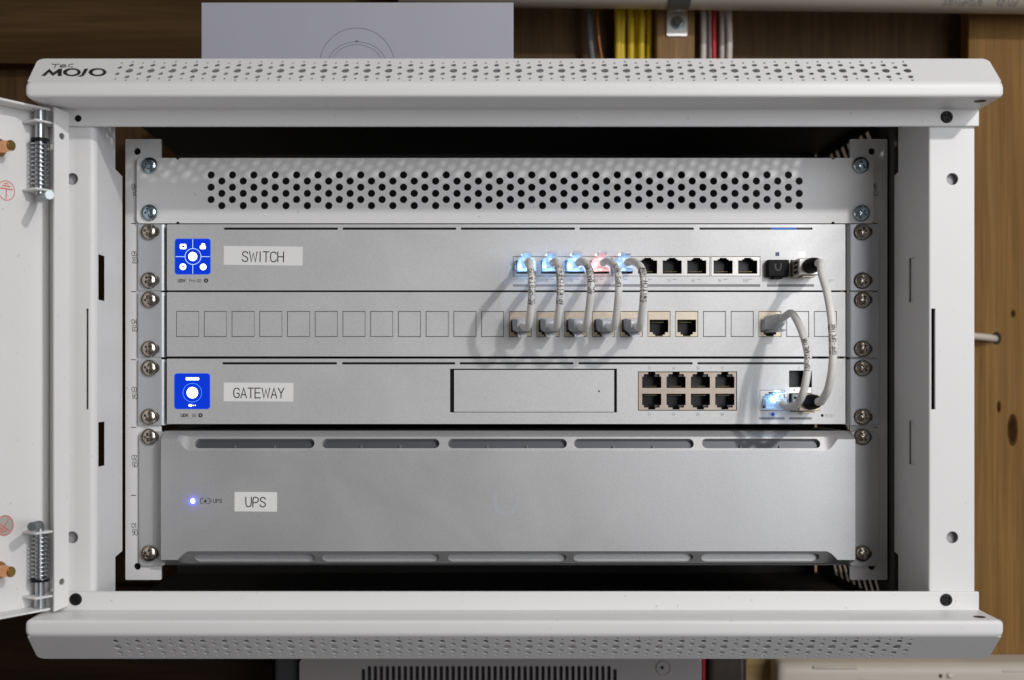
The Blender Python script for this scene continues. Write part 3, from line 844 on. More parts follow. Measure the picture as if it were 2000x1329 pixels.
# ---------------------------------------------------------------- network switch
def name_label(parent, x0, x1, y0, y1, txt, tx, ty, hpx, Y, tilt):
    cx, cz = PX((x0+x1)/2, Y), PZ((y0+y1)/2, Y); hw, hh = (x1-x0)/2/sc_(Y), (y1-y0)/2/sc_(Y)
    ca, sa = math.cos(R(tilt)), math.sin(R(tilt))
    m = MB(); pts = [(cx + a*ca - b*sa, cz + a*sa + b*ca) for a, b in ((-hw, -hh), (hw, -hh), (hw, hh), (-hw, hh))]
    m.plate(pts, [], Y - .14, .12)
    lb = m.build('name_label', PAPER, parent, smooth=0); lb['label'] = 'white tape label reading ' + txt
    flat_text('label_text', txt, tx, ty, Y - .14, hpx / sc_(Y), .68, INK, lb, hscale=.95, rot=tilt, off=.04, gap=.17)
    return lb
def screen(parent, x0, x1, y0, y1, Y, kind):
    s_ = MB(); s_.plate(pxrr(x0, x1, y0, y1, Y, 1.8), [], Y - .18, .16)
    scn = s_.build('touch_screen', SCRBLUE, parent, smooth=0); scn['label'] = 'lit blue touch screen'
    ic = MB(); y = Y - .24; ln = MB()
    def P(px, py): return PX(px, Y), PZ(py, Y)
    cx, cz = P((x0+x1)/2 + .6, (y0+y1)/2 - (0 if kind == 'sw' else -2.5))
    def disc(px, py, r, layer=0, hole=None):
        a, b = P(px, py); ic.plate(circ(a, b, r, 24), [circ(a, b, hole, 12)] if hole else [], y - layer, .02)
    if kind == 'sw':
        disc(376.6, 501.5, 2.9)
        ln.plate(circ(cx, cz, 5.35, 40), [circ(cx, cz, 5.02, 40)], y, .02)
        for a, b, c_, d in ((x0+1, 361, 501.2, 502.2), (392.5, x1-1, 501.2, 502.2)): ln.plate(pxr(a, b, c_, d, Y), [], y, .02)
        for a, b, c_, d in ((376.1, 377.1, y0+1, 485.5), (376.1, 377.1, 517.8, y1-1)): ln.plate(pxr(a, b, c_, d, Y), [], y, .02)
        ic.plate(pxrr(351.5, 364, 477, 487, Y, .8), [pxrr(355.5, 361, 480, 484, Y, .5)], y, .02)
        ic.plate(pxrr(390.5, 402, 480, 487, Y, .8), [], y, .02); ic.plate(pxrr(393.5, 400.5, 476, 481, Y, .7), [], y - .03, .02)
        disc(357.5, 521.5, 2.1, 0, .7); disc(397, 521.8, 2.1)
    else:
        disc(375.8, 767.4, 3.7)
        ln.plate(circ(*P(375.8, 767.4), 6.2, 40), [circ(*P(375.8, 767.4), 5.95, 40)], y, .02)
        ic.plate(pxrr(363, 389, 737.5, 743, Y, .5), [], y, .02)
        ic.plate(pxrr(368.5, 375.5, 790, 794.5, Y, .6), [], y, .02); disc(378, 792.2, .35); disc(381.5, 792.2, .35)
    bz = MB(); bz.plate(pxrr(x0 - .6, x1 + .6, y0 - .6, y1 + .6, Y, 2.0), [pxrr(x0 + .6, x1 - .6, y0 + .6, y1 - .6, Y, 1.6)], Y - .22, .2)
    bz.build('screen_rim', mat('screen_rim_glow', (.02, .03, .12), .2, emit=(.02, .09, .75), estr=.9), scn, smooth=0)
    ic.build('screen_icons', SCRWHITE, scn, smooth=0)
    ln.build('screen_lines', SCRLINE if kind != 'sw' else mat('screen_pale_line', (.1, .1, .3), .3, emit=(.45, .65, 1.0), estr=1.4), scn, smooth=0)
def bolt_mark(parent, px, py, Y):
    x, z = PX(px, Y), PZ(py, Y); m = MB()
    m.plate(circ(x, z, 1.42, 24), [[(x + a, z + b) for a, b in ((.25, 1.0), (-.75, -.1), (-.1, -.1), (-.25, -1.0), (.75, .1), (.1, .1))][::1]], Y - .07, .03)
    m.build('power_mark', INK, parent, smooth=0)

sw = thing('network_switch', 'silver network switch with blue square screen and five lit patch cables', 'switch', (27.8, 0, PZ(567, YF)))
blocks = ((1002, 1195, (1027, 1075, 1123, 1171)), (1196, 1387, (1217, 1265, 1313, 1361)), (1388.5, 1485, (1412.5, 1460.5)))
holes = [pxr(a, b, 501, 540, YF) for a, b, _ in blocks]
holes += slot_holes(447, ((437, 660), (669, 891), (900, 1123), (1132, 1355), (1366, 1587)), YF)
holes += [pxr(1498, 1541, 508, 541, YF), pxr(1544, 1590, 508, 541, YF), circ(PX(1607, YF), PZ(548, YF), .6, 10)]
f_ = MB(); f_.plate(rrect(FX0, FX1, PZ(567.5, YF), PZ(438.5, YF), .5, 2), holes, YF, 1.6)
f_.build('front_face', SILVER, sw, smooth=0)
chassis(sw, 438.5, 567.5)
MB().box(FX0 + 1, FX1 - 1, YF + 1.62, YF + 1.69, PZ(452, YF), PZ(442, YF)).build('slot_lining', PORTBK, sw)
ears(sw, 438, 568, (453, 548))
screen(sw, 342, 411, 467, 536, YF, 'sw')
name_label(sw, 437, 591, 481.5, 518.5, 'SWITCH', 473, 511.3, 19.5, YF, -.6)
flat_text('model_mark', 'USW', 347.5, 551.5, YF, 1.95, .42, INK, sw, hscale=1.0)
flat_text('model_mark', 'Pro XG', 370, 551.5, YF, 1.95, .24, INK, sw, hscale=1.0)
bolt_mark(sw, 402.5, 548.4, YF)
for a, b, ports in blocks:
    blk = MB(); ols = []
    for px in ports:
        ol = rj_outline(PX(px, YF), PZ(522, YF), True, 12.4, 8.6, 7.2, .8, 4.6, .9); ols.append(ol)
    blk.plate(pxr(a + 1.0, b - 1.0, 502, 539, YF), ols, YF + .25, .5)
    bo = blk.build('port_block', SHELLW, sw, smooth=0)
    for px, ol in zip(ports, ols): add_port(bo, ol, PX(px, YF), PZ(522, YF), True, YF + .75)
MB().plate(pxr(1002, 1485, 555.5, 560.5, YF), [], YF - .06, .04).build('port_bar', GREYBAR, sw, smooth=0)
MB().plate(pxr(1498, 1590, 555.5, 560.5, YF), [], YF - .06, .04).build('port_bar', GREYBAR, sw, smooth=0)
for i, px in enumerate((1027, 1075, 1123, 1171, 1217, 1265, 1313, 1361, 1412.5, 1460.5)):
    flat_text('port_number', str(i + 1) + '+', px - 10, 551.5, YF, 1.9, .20, INKG, sw, hscale=.85)
    flat_text('port_dots', '***', px + 1, 550, YF, 1.5, .42, INKG, sw, hscale=.85)
flat_text('reset_text', 'RESET', 1611, 551, YF, 1.5, .16, INKL, sw)
# small indicator windows over the two fibre cages
MB().plate(pxr(1514.5, 1522, 493, 500.5, YF), [], YF - .08, .06).build('indicator', LEDOFF, sw, smooth=0)
MB().plate(pxr(1561, 1571.5, 493, 501.5, YF), [], YF - .08, .06).build('indicator', LEDW, sw, smooth=0)
# light seen through the last slot
MB().plate(pxr(1505, 1556, 445.3, 448.7, YF + 1.3), [], YF + 1.3, .05).build('slot_light', mat('slot_glow', (.0, .05, .2), .3, emit=(.0, .10, .45), estr=.8), sw, smooth=0)
def cage(parent, x0, x1, y0, y1, m=PORTBK, depth=16):
    c_ = MB(); c_.walls(pxr(x0, x1, y0, y1, YF), YF + 1.5, YF + depth); return c_.build('fibre_cage', m, parent, smooth=0, recalc=False)
cage(sw, 1498.2, 1540.8, 508.2, 540.8); cage(sw, 1544.2, 1589.8, 508.2, 540.8)

# dust plug in the empty cage
dp = thing('dust_plug', 'black rubber dust plug in the fibre port beside the uplink', 'plug', (PX(1519, -7), -5, PZ(541, -7)))
d_ = MB(); d_.box(PX(1499, -8), PX(1540, -8), -8.4, 8, PZ(541.5, -8), PZ(507.5, -8))
d_.build('plug_body', BLACK, dp, bevel=.9, seg=3)
MB().box(PX(1510, -8), PX(1528, -8), -8.2, -2, PZ(545, -8), PZ(541.6, -8)).build('pull_tab', BLACK, dp, bevel=.3)
u = MB(); pts = [(1514.6, 516.5), (1514.6, 523), (1516, 526.8), (1520, 528.6), (1524, 526.8), (1525.4, 523), (1525.4, 515.5)]
rb = ribbon(chaikin(pts, 2), 3.0); Vv = []
for l, r_ in rb: Vv += [(PX(l[0], -8.5), -8.5, PZ(l[1], -8.5)), (PX(r_[0], -8.5), -8.5, PZ(r_[1], -8.5))]
u.add(Vv, [(2*i, 2*i+1, 2*i+3, 2*i+2) for i in range(len(rb)-1)])
u.build('moulded_mark', mat('mark_grey', (.05, .05, .055), .5), dp, smooth=0, recalc=False)

# ---------------------------------------------------------------- patch panel
pp = thing('keystone_patch_bay', 'silver keystone patch panel with sixteen blank squares between switch and gateway', 'patch panel', (27.8, 0, PZ(697, YF)))
sq = [(344 + 54.17*i, 388.5 + 54.17*i) for i in range(24)]
jackset = {12, 13, 14, 15, 16, 17, 18, 21}
f_ = MB(); f_.plate(rrect(FX0, FX1, PZ(696.5, YF), PZ(571, YF), .5, 2), [pxr(a, b, 608, 658.5, YF) for a, b in sq], YF, 1.6)
f_.build('front_face', SILVER, pp, smooth=0); chassis(pp, 571, 696.5, 60)
bl = None
for i, (a, b) in enumerate(sq):
    if i in jackset:
        cx, cz = PX((a+b)/2, YF), PZ(637, YF)
        ol = rj_outline(cx, cz, False, 12.2, 8.2, 8.0, 1.5, 5.0, 1.0)
        j = MB(); j.plate(pxr(a + 1.1, b - 1.1, 609.3, 657.4, YF), [ol], YF + .2, .8)
        jo = j.build('keystone_jack', JACKM, pp, smooth=0)
        add_port(jo, ol, cx, cz, False, YF + 1.0)
    else:
        j = MB(); j.plate(pxr(a + .95, b - .95, 609.1, 657.5, YF), [], YF + .05 + random.uniform(-.03, .06), 1.2)
        j.build('blank_insert', SILVER, pp, smooth=0, bevel=.22, seg=1)
        MB().box(PX(a, YF), PX(b, YF), YF + 1.62, YF + 1.68, PZ(658.5, YF), PZ(608, YF)).build('insert_backing', DARKIN, pp)
ears(pp, 571, 698, (586, 682))

# ---------------------------------------------------------------- gateway
gw = thing('gateway', 'silver gateway router with blue screen, drive bay and eight tan ports', 'router', (27.8, 0, PZ(829, YF)))
holes = slot_holes(710, ((434, 658), (668, 889), (898, 1120), (1130, 1353), (1362, 1585)), YF)
holes += [pxr(879, 1205, 720.5, 806, YF), pxr(1246, 1439.5, 726, 802.5, YF), pxr(1484, 1533, 762, 802.5, YF),
          pxrr(1541, 1586, 724, 804, YF, .8), circ(PX(1606, YF), PZ(812, YF), .95, 14), ]
f_ = MB(); f_.plate(rrect(FX0, FX1, PZ(828.5, YF), PZ(701, YF), .5, 2), holes, YF, 1.6); f_.build('front_face', SILVER, gw, smooth=0)
chassis(gw, 701, 828.5)
MB().box(FX0 + 1, FX1 - 1, YF + 1.62, YF + 1.69, PZ(715, YF), PZ(705, YF)).build('slot_lining', PORTBK, gw)
ears(gw, 702, 831, (719, 815))
MB().box(PX(879, YF), PX(1205, YF), YF + 1.62, YF + 1.69, PZ(806, YF), PZ(720.5, YF)).build('bay_lining', BLACK, gw)
MB().plate(pxr(887, 1199.5, 723, 804.8, YF), [circ(PX(1170, YF), PZ(764.5, YF), .62, 10)], YF + .25, 1.1).build('drive_tray', SILVER, gw, smooth=0)
screen(gw, 341, 410, 730, 799, YF, 'gw')
name_label(gw, 437, 573, 748, 784.5, 'GATEWAY', 456.5, 777.3, 19.0, YF, -.3)
flat_text('model_mark', 'UDM', 353.5, 814.8, YF, 1.95, .42, INK, gw); flat_text('model_mark', 'SE', 375.5, 814.8, YF, 1.95, .24, INK, gw)
bolt_mark(gw, 391.5, 811.6, YF)
blk = MB(); ols = []
gp = [(1273.5 + 47.6*k, r_) for k in range(4) for r_ in (0, 1)]
for px, r_ in gp:
    cx = PX(px - .5, YF); cz = PZ(747, YF) if r_ == 0 else PZ(780.5, YF)
    ols.append((rj_outline(cx, cz, r_ == 0, 12.4, 7.4, 10.2, 1.6, 4.6, 1.2), cx, cz, r_ == 0))
blk.plate(pxr(1247.5, 1438, 727.5, 801, YF), [o_[0] for o_ in ols], YF + .25, .5)
bo = blk.build('port_block', SHELL, gw, smooth=0)
for ol, cx, cz, up in ols:
    add_port(bo, ol, cx, cz, up, YF + .75)
    MB().box(cx + 1.9, cx + 4.9, YF + 1.8, YF + 2.4, cz + (3.6 if up else -5.0), cz + (5.0 if up else -3.6)).build('port_lamp', mat('lamp_window', (.05, .055, .065), .3), bo)
for i in range(4):
    flat_text('port_number', str(2*i + 1) + '+', 1265 + 47.6*i, 722, YF, 1.8, .18, INKG, gw, hscale=.85)
    flat_text('port_number', str(2*i + 2) + '+', 1265 + 47.6*i, 812, YF, 1.8, .18, INKG, gw, hscale=.85)
wo = rj_outline(PX(1508.5, YF), PZ(786, YF), True, 12.4, 7.6, 9.4, 1.6, 4.8, 1.2)
b_ = MB(); b_.plate(pxr(1485, 1532, 763, 801.5, YF), [wo], YF + .25, .5); wb = b_.build('uplink_port_block', SHELLW, gw, smooth=0)
add_port(wb, wo, PX(1508.5, YF), PZ(786, YF), True, YF + .75)
cage(gw, 1541.4, 1585.6, 724.4, 757, PORTBK)
MB().plate(pxr(1541.6, 1585.4, 757, 768, YF), [[(PX(1550, YF), PZ(764, YF)), (PX(1553.5, YF), PZ(764, YF)), (PX(1551.7, YF), PZ(760, YF))]], YF + .3, .6).build('cage_divider', SHELLW, gw, smooth=0)
cage(gw, 1541.4, 1585.6, 768.2, 803.6, PORTBK)
MB().plate(pxr(1482.5, 1532.5, 815.2, 820, YF), [], YF - .06, .04).build('port_bar', GREYBAR, gw, smooth=0)
MB().plate(pxr(1541, 1585.5, 815.2, 820, YF), [], YF - .06, .04).build('port_bar', GREYBAR, gw, smooth=0)
MB().plate(circ(PX(1509.5, YF), PZ(809.6, YF), 1.25, 20), [], YF - .07, .05).build('globe_mark', mat('globe_blue', (.02, .10, .55), .5), gw, smooth=0)
flat_text('port_number', '9', 1502, 811.5, YF, 1.4, .2, INKG, gw); flat_text('port_number', '10', 1560, 811.5, YF, 1.4, .2, INKG, gw); flat_text('port_number', '11', 1557, 721, YF, 1.4, .18, INKG, gw)
flat_text('reset_text', 'RESET', 1611.5, 814.6, YF, 1.6, .17, INKL, gw)
MB().box(PX(1604, YF), PX(1608, YF), YF + 1.62, YF + 1.69, PZ(815, YF), PZ(809, YF)).build('reset_hole', BLACK, gw)

# ---------------------------------------------------------------- battery backup
YU = -9.0
up_ = thing('battery_backup', 'tall silver battery backup unit with slotted bevels and blue lamp', 'battery backup', (27.8, 0, PZ(1107, -6)))
ux0, ux1 = PX(314.5, YU), PX(1670.5, YU)
ztop, zbot = PZ(842, 0), PZ(1107, 0)
def ups_edge(top):
    """bevel along the top or bottom edge with a scooped middle; returns stations of (x, z of face edge)"""
    zf_end = PZ(858.5, YU) if top else PZ(1094, YU)      # face edge at the ends
    zf_mid = PZ(880.5, YU) if top else PZ(1077, YU)      # face edge along the scoop
    zmid_s = PZ(853.5, -4.5) if top else PZ(1100.5, -1)
    ze = ztop if top else zbot
    xa0, xa1, xb1, xb0 = PX(347, YU), PX(371, YU), PX(1612, YU), PX(1636, YU)
    st = [(ux0, 0)]
    for k in range(9): st.append((xa0 + (xa1 - xa0)*k/8, math.sin(R(90)*k/8)**1.0))
    for k in range(9): st.append((xb1 + (xb0 - xb1)*k/8, math.cos(R(90)*k/8)))
    st.append((ux1, 0))
    return st, zf_end, zf_mid, zmid_s, ze
tp = ups_edge(True); bt = ups_edge(False)
face = [(x, bt[1] + (bt[2] - bt[1])*s) for x, s in bt[0]] + [(x, tp[1] + (tp[2] - tp[1])*s) for x, s in reversed(tp[0])]
lx, lz = PX(376, YU), PZ(979, YU)
f_ = MB(); f_.plate(face, [circ(lx, lz, 2.3, 28, 2.5)], YU, 1.5, back=False)
f_.add([(x, YU + 0, z) for x, z in circ(lx, lz, 2.3, 28, 2.5)] + [(x, YU + 1.2, z) for x, z in circ(lx, lz, 2.3, 28, 2.5)], [(k, (k+1) % 28, (k+1) % 28 + 28, k + 28) for k in range(28)])
# side walls of the raised front
for x, s in ((ux0, 0), (ux1, 0)):
    f_.add([(x, YU, bt[1]), (x, YU, tp[1]), (x, 0.2, ztop), (x, 6, zbot)], [(0, 1, 2, 3)])
fo = f_.build('front_face', SILVER2, up_, smooth=0)
slots_px = ((378, 613), (628, 858), (875, 1108), (1122, 1357), (1373, 1605))
for (st, zfe, zfm, zms, ze), top in ((tp, True), (bt, False)):
    b_ = MB(); V, Fc = [], []
    yms, yend = (-4.5, .4) if top else (-1.0, 6.0)
    for x, s in st:
        zf = zfe + (zfm - zfe)*s
        # the bevel plane at height y: from (YU, zfe) back to (0, ze); the scoop pushes the middle line in
        tt = (yms - YU) / (yend - YU); zpl = zfe + (ze - zfe)*tt
        ymid = YU + (yms - YU)*(1 if s > 0 else 1); zmid = zpl + (zms - zpl)*s
        V += [(x, YU, zf), (x, ymid, zmid), (x, yend, ze), (x, 60, ze)]
    n = len(st)
    mid = [i for i in range(n - 1) if st[i][1] > .999 and st[i+1][1] > .999]
    for i in range(n - 1):
        for k in range(3):
            if k == 0 and i in mid: continue
            Fc.append((4*i+k, 4*i+4+k, 4*i+5+k, 4*i+1+k))
    b_.add(V, Fc)
    b_.build('bevel_edge', SILVER2, fo, smooth=25)
    # scooped strip with the vent slots cut through
    i = mid[0]; xs0, xs1 = st[i][0], st[i+1][0]
    A0 = Vector((0, YU, zfm)); A1 = Vector((0, yms, V[4*i+1][2])); dr = (A1 - A0).normalized(); Ls = (A1 - A0).length
    nr = Vector((0, dr.z, -dr.y));
    if nr.y < 0: nr = -nr
    hs = []
    for a, b in slots_px:
        v0, v1 = (.17, .86) if top else (.20, .86)
        hs.append(rrect(max(PX(a, -10), xs0 + .4), min(PX(b, -10), xs1 - .4), Ls*v0, Ls*v1, Ls*.33, 5))
    s_ = MB(); s_.plate(rect(xs0, xs1, 0, Ls), hs, 0, 3.2 if top else 1.0, lambda x, v, d: tuple(Vector((x, 0, 0)) + A0 + dr*v + nr*d))
    s_.build('vent_strip', SILVER2, fo, smooth=30)
    if top:
        dk = MB(); dk.plate(rect(xs0, xs1, 0, Ls), [], 0, .2, lambda x, v, d: tuple(Vector((x, 0, 0)) + A0 + dr*v + nr*(d + 4.2 - 1.2*v/Ls)))
        dk.build('vent_lining', mat('vent_dark', (.10, .105, .12), .45, .5), fo, smooth=0)
    else:
        ql = A0 + dr*(Ls*.90)
        MB().box(xs0, xs1, ql.y + .25, ql.y + 1.0, ql.z - .2, A0.z - .6).build('vent_lining', SILVER2, fo)
    for a, b in slots_px if top else ():                  # ribs seen inside each slot
        for k in (1, 2):
            xx = PX(a + (b - a)*k/3, -10); g = MB()
            g.add([tuple(Vector((xx + e, 0, 0)) + A0 + dr*(Ls*v) + nr*d) for e in (-.6, .6) for v in (.15, .5) for d in (2.4, 3.6)],
                  [(0, 1, 3, 2), (4, 6, 7, 5), (0, 4, 5, 1), (2, 3, 7, 6), (0, 2, 6, 4), (1, 5, 7, 3)])
            g.build('vent_rib', mat('vent_rib_metal', (.20, .205, .22), .45, .5), fo, smooth=0)
MB().box(ux0 + 4, ux1 - 4, 2.0, 240, zbot + .6, ztop - .6).build('chassis', mat('chassis_grey'), up_)
# ears of the unit, stepping back from the raised front
for sgn in (-1, 1):
    xo = PX(272, 0) if sgn < 0 else PX(1716, 0); xi = ux0 + 1 if sgn < 0 else ux1 - 1
    e = MB(); e.plate(rrect(min(xo, xi), max(xo, xi), PZ(1106, 0), PZ(843, 0), 3.0), [], 0, 2.0)
    ear = e.build('ear', SILVER2, up_, smooth=0)
    for py in (854, 1082):
        x = SXL if sgn < 0 else SXR
        MB().plate(rrect(x - 1.5, x + 6.4, PZ(py, 0) - 3.3, PZ(py, 0) + 3.3, 3.2), [], -.06, .04).build('ear_slot', DARKIN, ear, smooth=0)
        put_screw('screw', SCREW_N, ear, x, -.1, PZ(py, -2))
led('lamp_led', (lx, YU - 1.6, lz), (.05, .07, 1.0), .0011, .0008)
# lamp, battery sign, lettering, label, faint emblem
MB().plate(circ(lx, lz, 1.75, 24, 1.95), [], YU + .7, .2).build('status_lamp', LEDB, up_, smooth=0)
MB().plate(circ(lx, lz, 2.28, 28, 2.48), [circ(lx, lz, 1.76, 24, 1.96)], YU + .75, .2).build('lamp_ring', LEDRING, up_, smooth=0)
bs = MB(); y = YU - .06
def st2(mb, p, w, Y, lay=0, ch=0):
    if ch: p = chaikin(p, ch)
    rb = ribbon(p, w); V = []
    for l, r_ in rb: V += [(PX(l[0], Y), Y - .05 - lay*.012, PZ(l[1], Y)), (PX(r_[0], Y), Y - .05 - lay*.012, PZ(r_[1], Y))]
    mb.add(V, [(2*i, 2*i+1, 2*i+3, 2*i+2) for i in range(len(rb)-1)])
st2(bs, [(397, 973.5), (393.5, 973.5), (391.5, 976), (391.5, 981.5), (393.5, 984), (397, 984)], 1.1, YU, 0, 1)
st2(bs, [(405, 973.5), (408, 973.5), (410, 976), (410, 981.5), (408, 984), (404, 984)], 1.1, YU, 1, 1)
st2(bs, [(412.2, 976.5), (412.2, 981)], 1.0, YU, 2)
bs.plate([(PX(a, YU), PZ(b, YU)) for a, b in ((397.2, 980.4), (403.2, 974.0), (402.0, 978.0), (405.2, 978.0), (399.0, 984.6), (400.4, 980.4))][::-1], [], YU - .1, .02)
bs.build('battery_sign', INK, up_, smooth=0, recalc=False)
flat_text('lamp_text', 'UPS', 416.5, 982.3, YU, 7.2 / sc_(YU), .34, INK, up_, hscale=1.05)
name_label(up_, 458, 541, 961.5, 999.5, 'UPS', 480, 990.5, 19.0, YU, -.4)
em = MB(); st2(em, [(967, 962), (966.5, 985), (970, 996), (980, 1003), (990, 1004), (1001, 1000), (1008, 991), (1010, 976)], 9.5, YU, 0, 2)
em.build('emblem', mat('emblem_satin', (.575, .585, .605), .44, .58, grain=.18, gscale=900, var=.07, vscale=800), up_, smooth=0, recalc=False)

# ================================================================== CABLES AND PLUGS
def bell(w, h, top, n=28):
    """plug section: flat base, shoulders drawn in towards the clip side"""
    pts = [(-w/2, -h/2), (w/2, -h/2), (w/2, -h*.05)]
    for k in range(1, 9):
        a = R(90*k/8); pts.append((top/2 + (w/2 - top/2)*math.cos(a), -h*.05 + (h*.55)*math.sin(a)))
    pts += [(-x, z) for x, z in reversed(pts[2:])]
    return pts
def rj_plug(parent, name, origin, axis, clip, lit=None):
    """clear modular plug; origin at the port mouth, axis pointing out of the port, clip = +1 up or -1 down"""
    o = Vector(origin); ax = Vector(axis).normalized()
    up0 = Vector((0, 0, clip)); side = ax.cross(up0).normalized(); upv = side.cross(ax).normalized()
    def T(x, u, z): return o + side*x + ax*u + upv*z
    secs = [(-6, 11.5, 6.4, 10.4), (2.5, 11.5, 6.6, 10.2), (3.0, 11.9, 7.6, 9.8), (5.0, 11.9, 8.6, 8.0)]
    u, w, h, t = 5.0, 11.9, 8.8, 7.0
    for k in range(6):                                    # ridged hood stepping in towards the cable
        u += .25; w -= .85; h -= .42; t -= .45; secs.append((u, w, h, max(t, 3.2)))
        u += 1.15; secs.append((u, w, h, max(t, 3.2)))
    rings = [[T(x, u, z) for x, z in bell(w, h, t)] for u, w, h, t in secs]
    mb = MB(); mb.loft(rings)
    pl = mb.build(name, CLEAR, parent, smooth=30)
    cl = MB()
    def sl(u, z0, z1, w): return [T(-w/2, u, z0), T(w/2, u, z0), T(w/2, u, z1), T(-w/2, u, z1)]
    cl.loft([sl(-4, 3.2, 4.2, 6.0), sl(2, 3.9, 5.1, 6.0), sl(7.5, 5.4, 6.8, 5.8), sl(12.5, 6.4, 7.9, 5.6)])
    cl.build('latch', CLEAR, pl, smooth=0)
    ct = MB()
    for k in range(8):
        x = (k - 3.5)*1.02; ct.loft([[T(x - .2, uu, -1.4), T(x + .2, uu, -1.4), T(x + .2, uu, 1.0), T(x - .2, uu, 1.0)] for uu in (-5, 3.0)])
    ct.build('wires', mat('wire_mix', (.30, .27, .26), .5, var=.5, vscale=500), pl, smooth=0)
    return pl, o + ax*9.5, ax

def cable_text(parent, pts, r, txt, at_z, cap, adv, angs):
    """lettering printed round the jacket, reading upwards"""
    P = [Vector(p) for p in pts]
    if P[0].z > P[-1].z: P = P[::-1]
    S = [0]
    for a, b in zip(P, P[1:]): S.append(S[-1] + (b - a).length)
    s0 = min(range(len(P)), key=lambda i: (abs(P[i].z - at_z) + (0 if P[i].y < -45 else 1000)))
    s0 = S[s0]
    def at(s):
        s = max(0, min(S[-1] - 1e-3, s))
        for i in range(len(S) - 1):
            if S[i+1] >= s: break
        t = (s - S[i]) / (S[i+1] - S[i]); p = P[i].lerp(P[i+1], t)
        tg = (P[min(i+2, len(P)-1)] - P[max(i-1, 0)]).normalized()
        view = (Vector((0, -D0, 0)) - p).normalized()
        f_ = (view - tg*view.dot(tg)).normalized(); return p, f_, tg.cross(f_).normalized()
    for ang, dz in angs:
        mb = MB()
        def fm(a, b, l):
            p, f_, sd = at(s0 + a + dz)
            # letters stand with their heads to the left of the upward direction
            th = R(ang) + (b - cap/2) / r
            left = sd if sd.x < 0 else -sd
            return p + (f_*math.cos(th) + left*math.sin(th)) * (r + .05 + .015*l)
        text(mb, txt, cap, .40, fm, adv=adv/cap, sub=.4, hscale=.84)
        mb.build('cable_text', INK, parent, smooth=0, recalc=False)

BLUE, PINK = (.30, .60, 1.0), (1.0, .46, .42)
patch = [
 (1027, 12, 'AP-UPSTAIRS', 'first white patch cable, printed AP-UPSTAIRS, in the first lit switch port', BLUE, .0060, 590),
 (1075, 13, 'AP-KITCHEN-01', 'white patch cable printed AP-KITCHEN, second from the row start', BLUE, .0042, 592),
 (1123, 14, 'AP-BASEMENT', 'white patch cable printed AP-BASEMENT, middle of the five loops', BLUE, .0060, 573),
 (1171, 15, 'UPS-MAIN', 'white patch cable printed UPS-MAIN with pink glowing plug', PINK, .0045, 560),
 (1217, 16, 'SWITCH-HOME', 'white patch cable printed SWITCH, fifth loop beside the empty ports', BLUE, .0036, 588)]
outm = (1038, 1094, 1153, 1208, 1257)
for i, (spx, ji, txt, lab, colr, pw, ty) in enumerate(patch):
    a = Vector((PX(spx, YF), YF, PZ(519.5, YF))); jl, jr = sq[ji]
    b = Vector((PX((jl + jr)/2 + 1.5, YF), YF, PZ(635.5, YF)))
    th = thing('patch_cable', lab, 'patch cable', (b.x, -20, b.z), 'short patch cables between switch and patch panel')
    _, e1, ax1 = rj_plug(th, 'plug', a, (.03 + .01*i, -1, .04), 1)
    _, e2, ax2 = rj_plug(th, 'plug', b, (.02 + .012*i, -1, -.02), -1)
    xm = PX(outm[i], -57)
    pts = spline([e1 - ax1*.5, e1 + ax1*5, e1 + ax1*15 + Vector(((xm - a.x)*.25, 0, -.5)), (xm - .3, -49, a.z - 5.5), (xm + .2, -57.5 + random.uniform(-1, 1), (a.z + b.z)/2 + 4),
                  (xm, -54 + random.uniform(-1, 1), (a.z + b.z)/2 - 8), (xm - (xm - b.x)*.25, -42, b.z - 1.5 + random.uniform(-.7, .5)), e2 + ax2*12 + Vector(((xm - b.x)*.3, 0, -2.0)), e2 - ax2*.5], 10)
    c_ = MB(); c_.tube(pts, 2.25, 20); c_.build('jacket', CABLE, th, smooth=60)
    ang2 = {0: -88, 1: 86, 2: -88, 3: None, 4: 86}[i]
    a1 = {0: 12, 1: -24, 2: 12, 3: -5, 4: -24}[i]
    angs = [(a1, 0)] + ([(a1 + (ang2 if ang2 > 0 else ang2), 0)] if ang2 else [])
    cable_text(th, pts, 2.25, txt, PZ(ty, -56), 2.6, 2.4, angs)
    # lamp of the port, shining through the clear plug
    lm = MB(); lm.box(a.x - 2.7, a.x + 2.7, YF - .12, YF - .04, PZ(500, YF), PZ(497, YF)); lm.build('port_lamp', LEDR if colr is PINK else LEDW, sw, smooth=0)
    led('port_led', (a.x, YF - 4.2, a.z + .6), colr, pw*.58)
    led('port_led', (a.x - 3.9, YF - 6.5, a.z - 1.2), colr, pw * .40)

# cable from the internet jack down to the gateway
jl, jr = sq[21]
th = thing('internet_cable', 'white short cable printed ISP-STARLINK curving from patch panel to glowing gateway port', 'patch cable', (205, -20, -14))
a = Vector((PX((jl + jr)/2 + .5, YF), YF, PZ(636, YF))); b = Vector((PX(1508, YF), YF, PZ(784, YF)))
_, e1, ax1 = rj_plug(th, 'plug', a, (.32, -1, .30), -1)
_, e2, ax2 = rj_plug(th, 'plug', b, (.24, -1, -.12), 1)
pts = spline([e1 - ax1*.5, e1 + ax1*7, e1 + ax1*17 + Vector((0, 0, -1)), (PX(1566, -48), -48, PZ(648, -48)), (PX(1578, -58), -58, PZ(695, -58)),
              (PX(1574, -58), -58, PZ(745, -58)), (PX(1562, -50), -50, PZ(782, -50)), e2 + ax2*14 + Vector((0, 0, -.5)), e2 + ax2*5, e2 - ax2*.5], 10)
c_ = MB(); c_.tube(pts, 2.3, 20); c_.build('jacket', CABLE, th, smooth=60)
cable_text(th, pts, 2.3, 'ISP-STARLINK', PZ(726, -58), 2.4, 2.05, [(0, 0)])
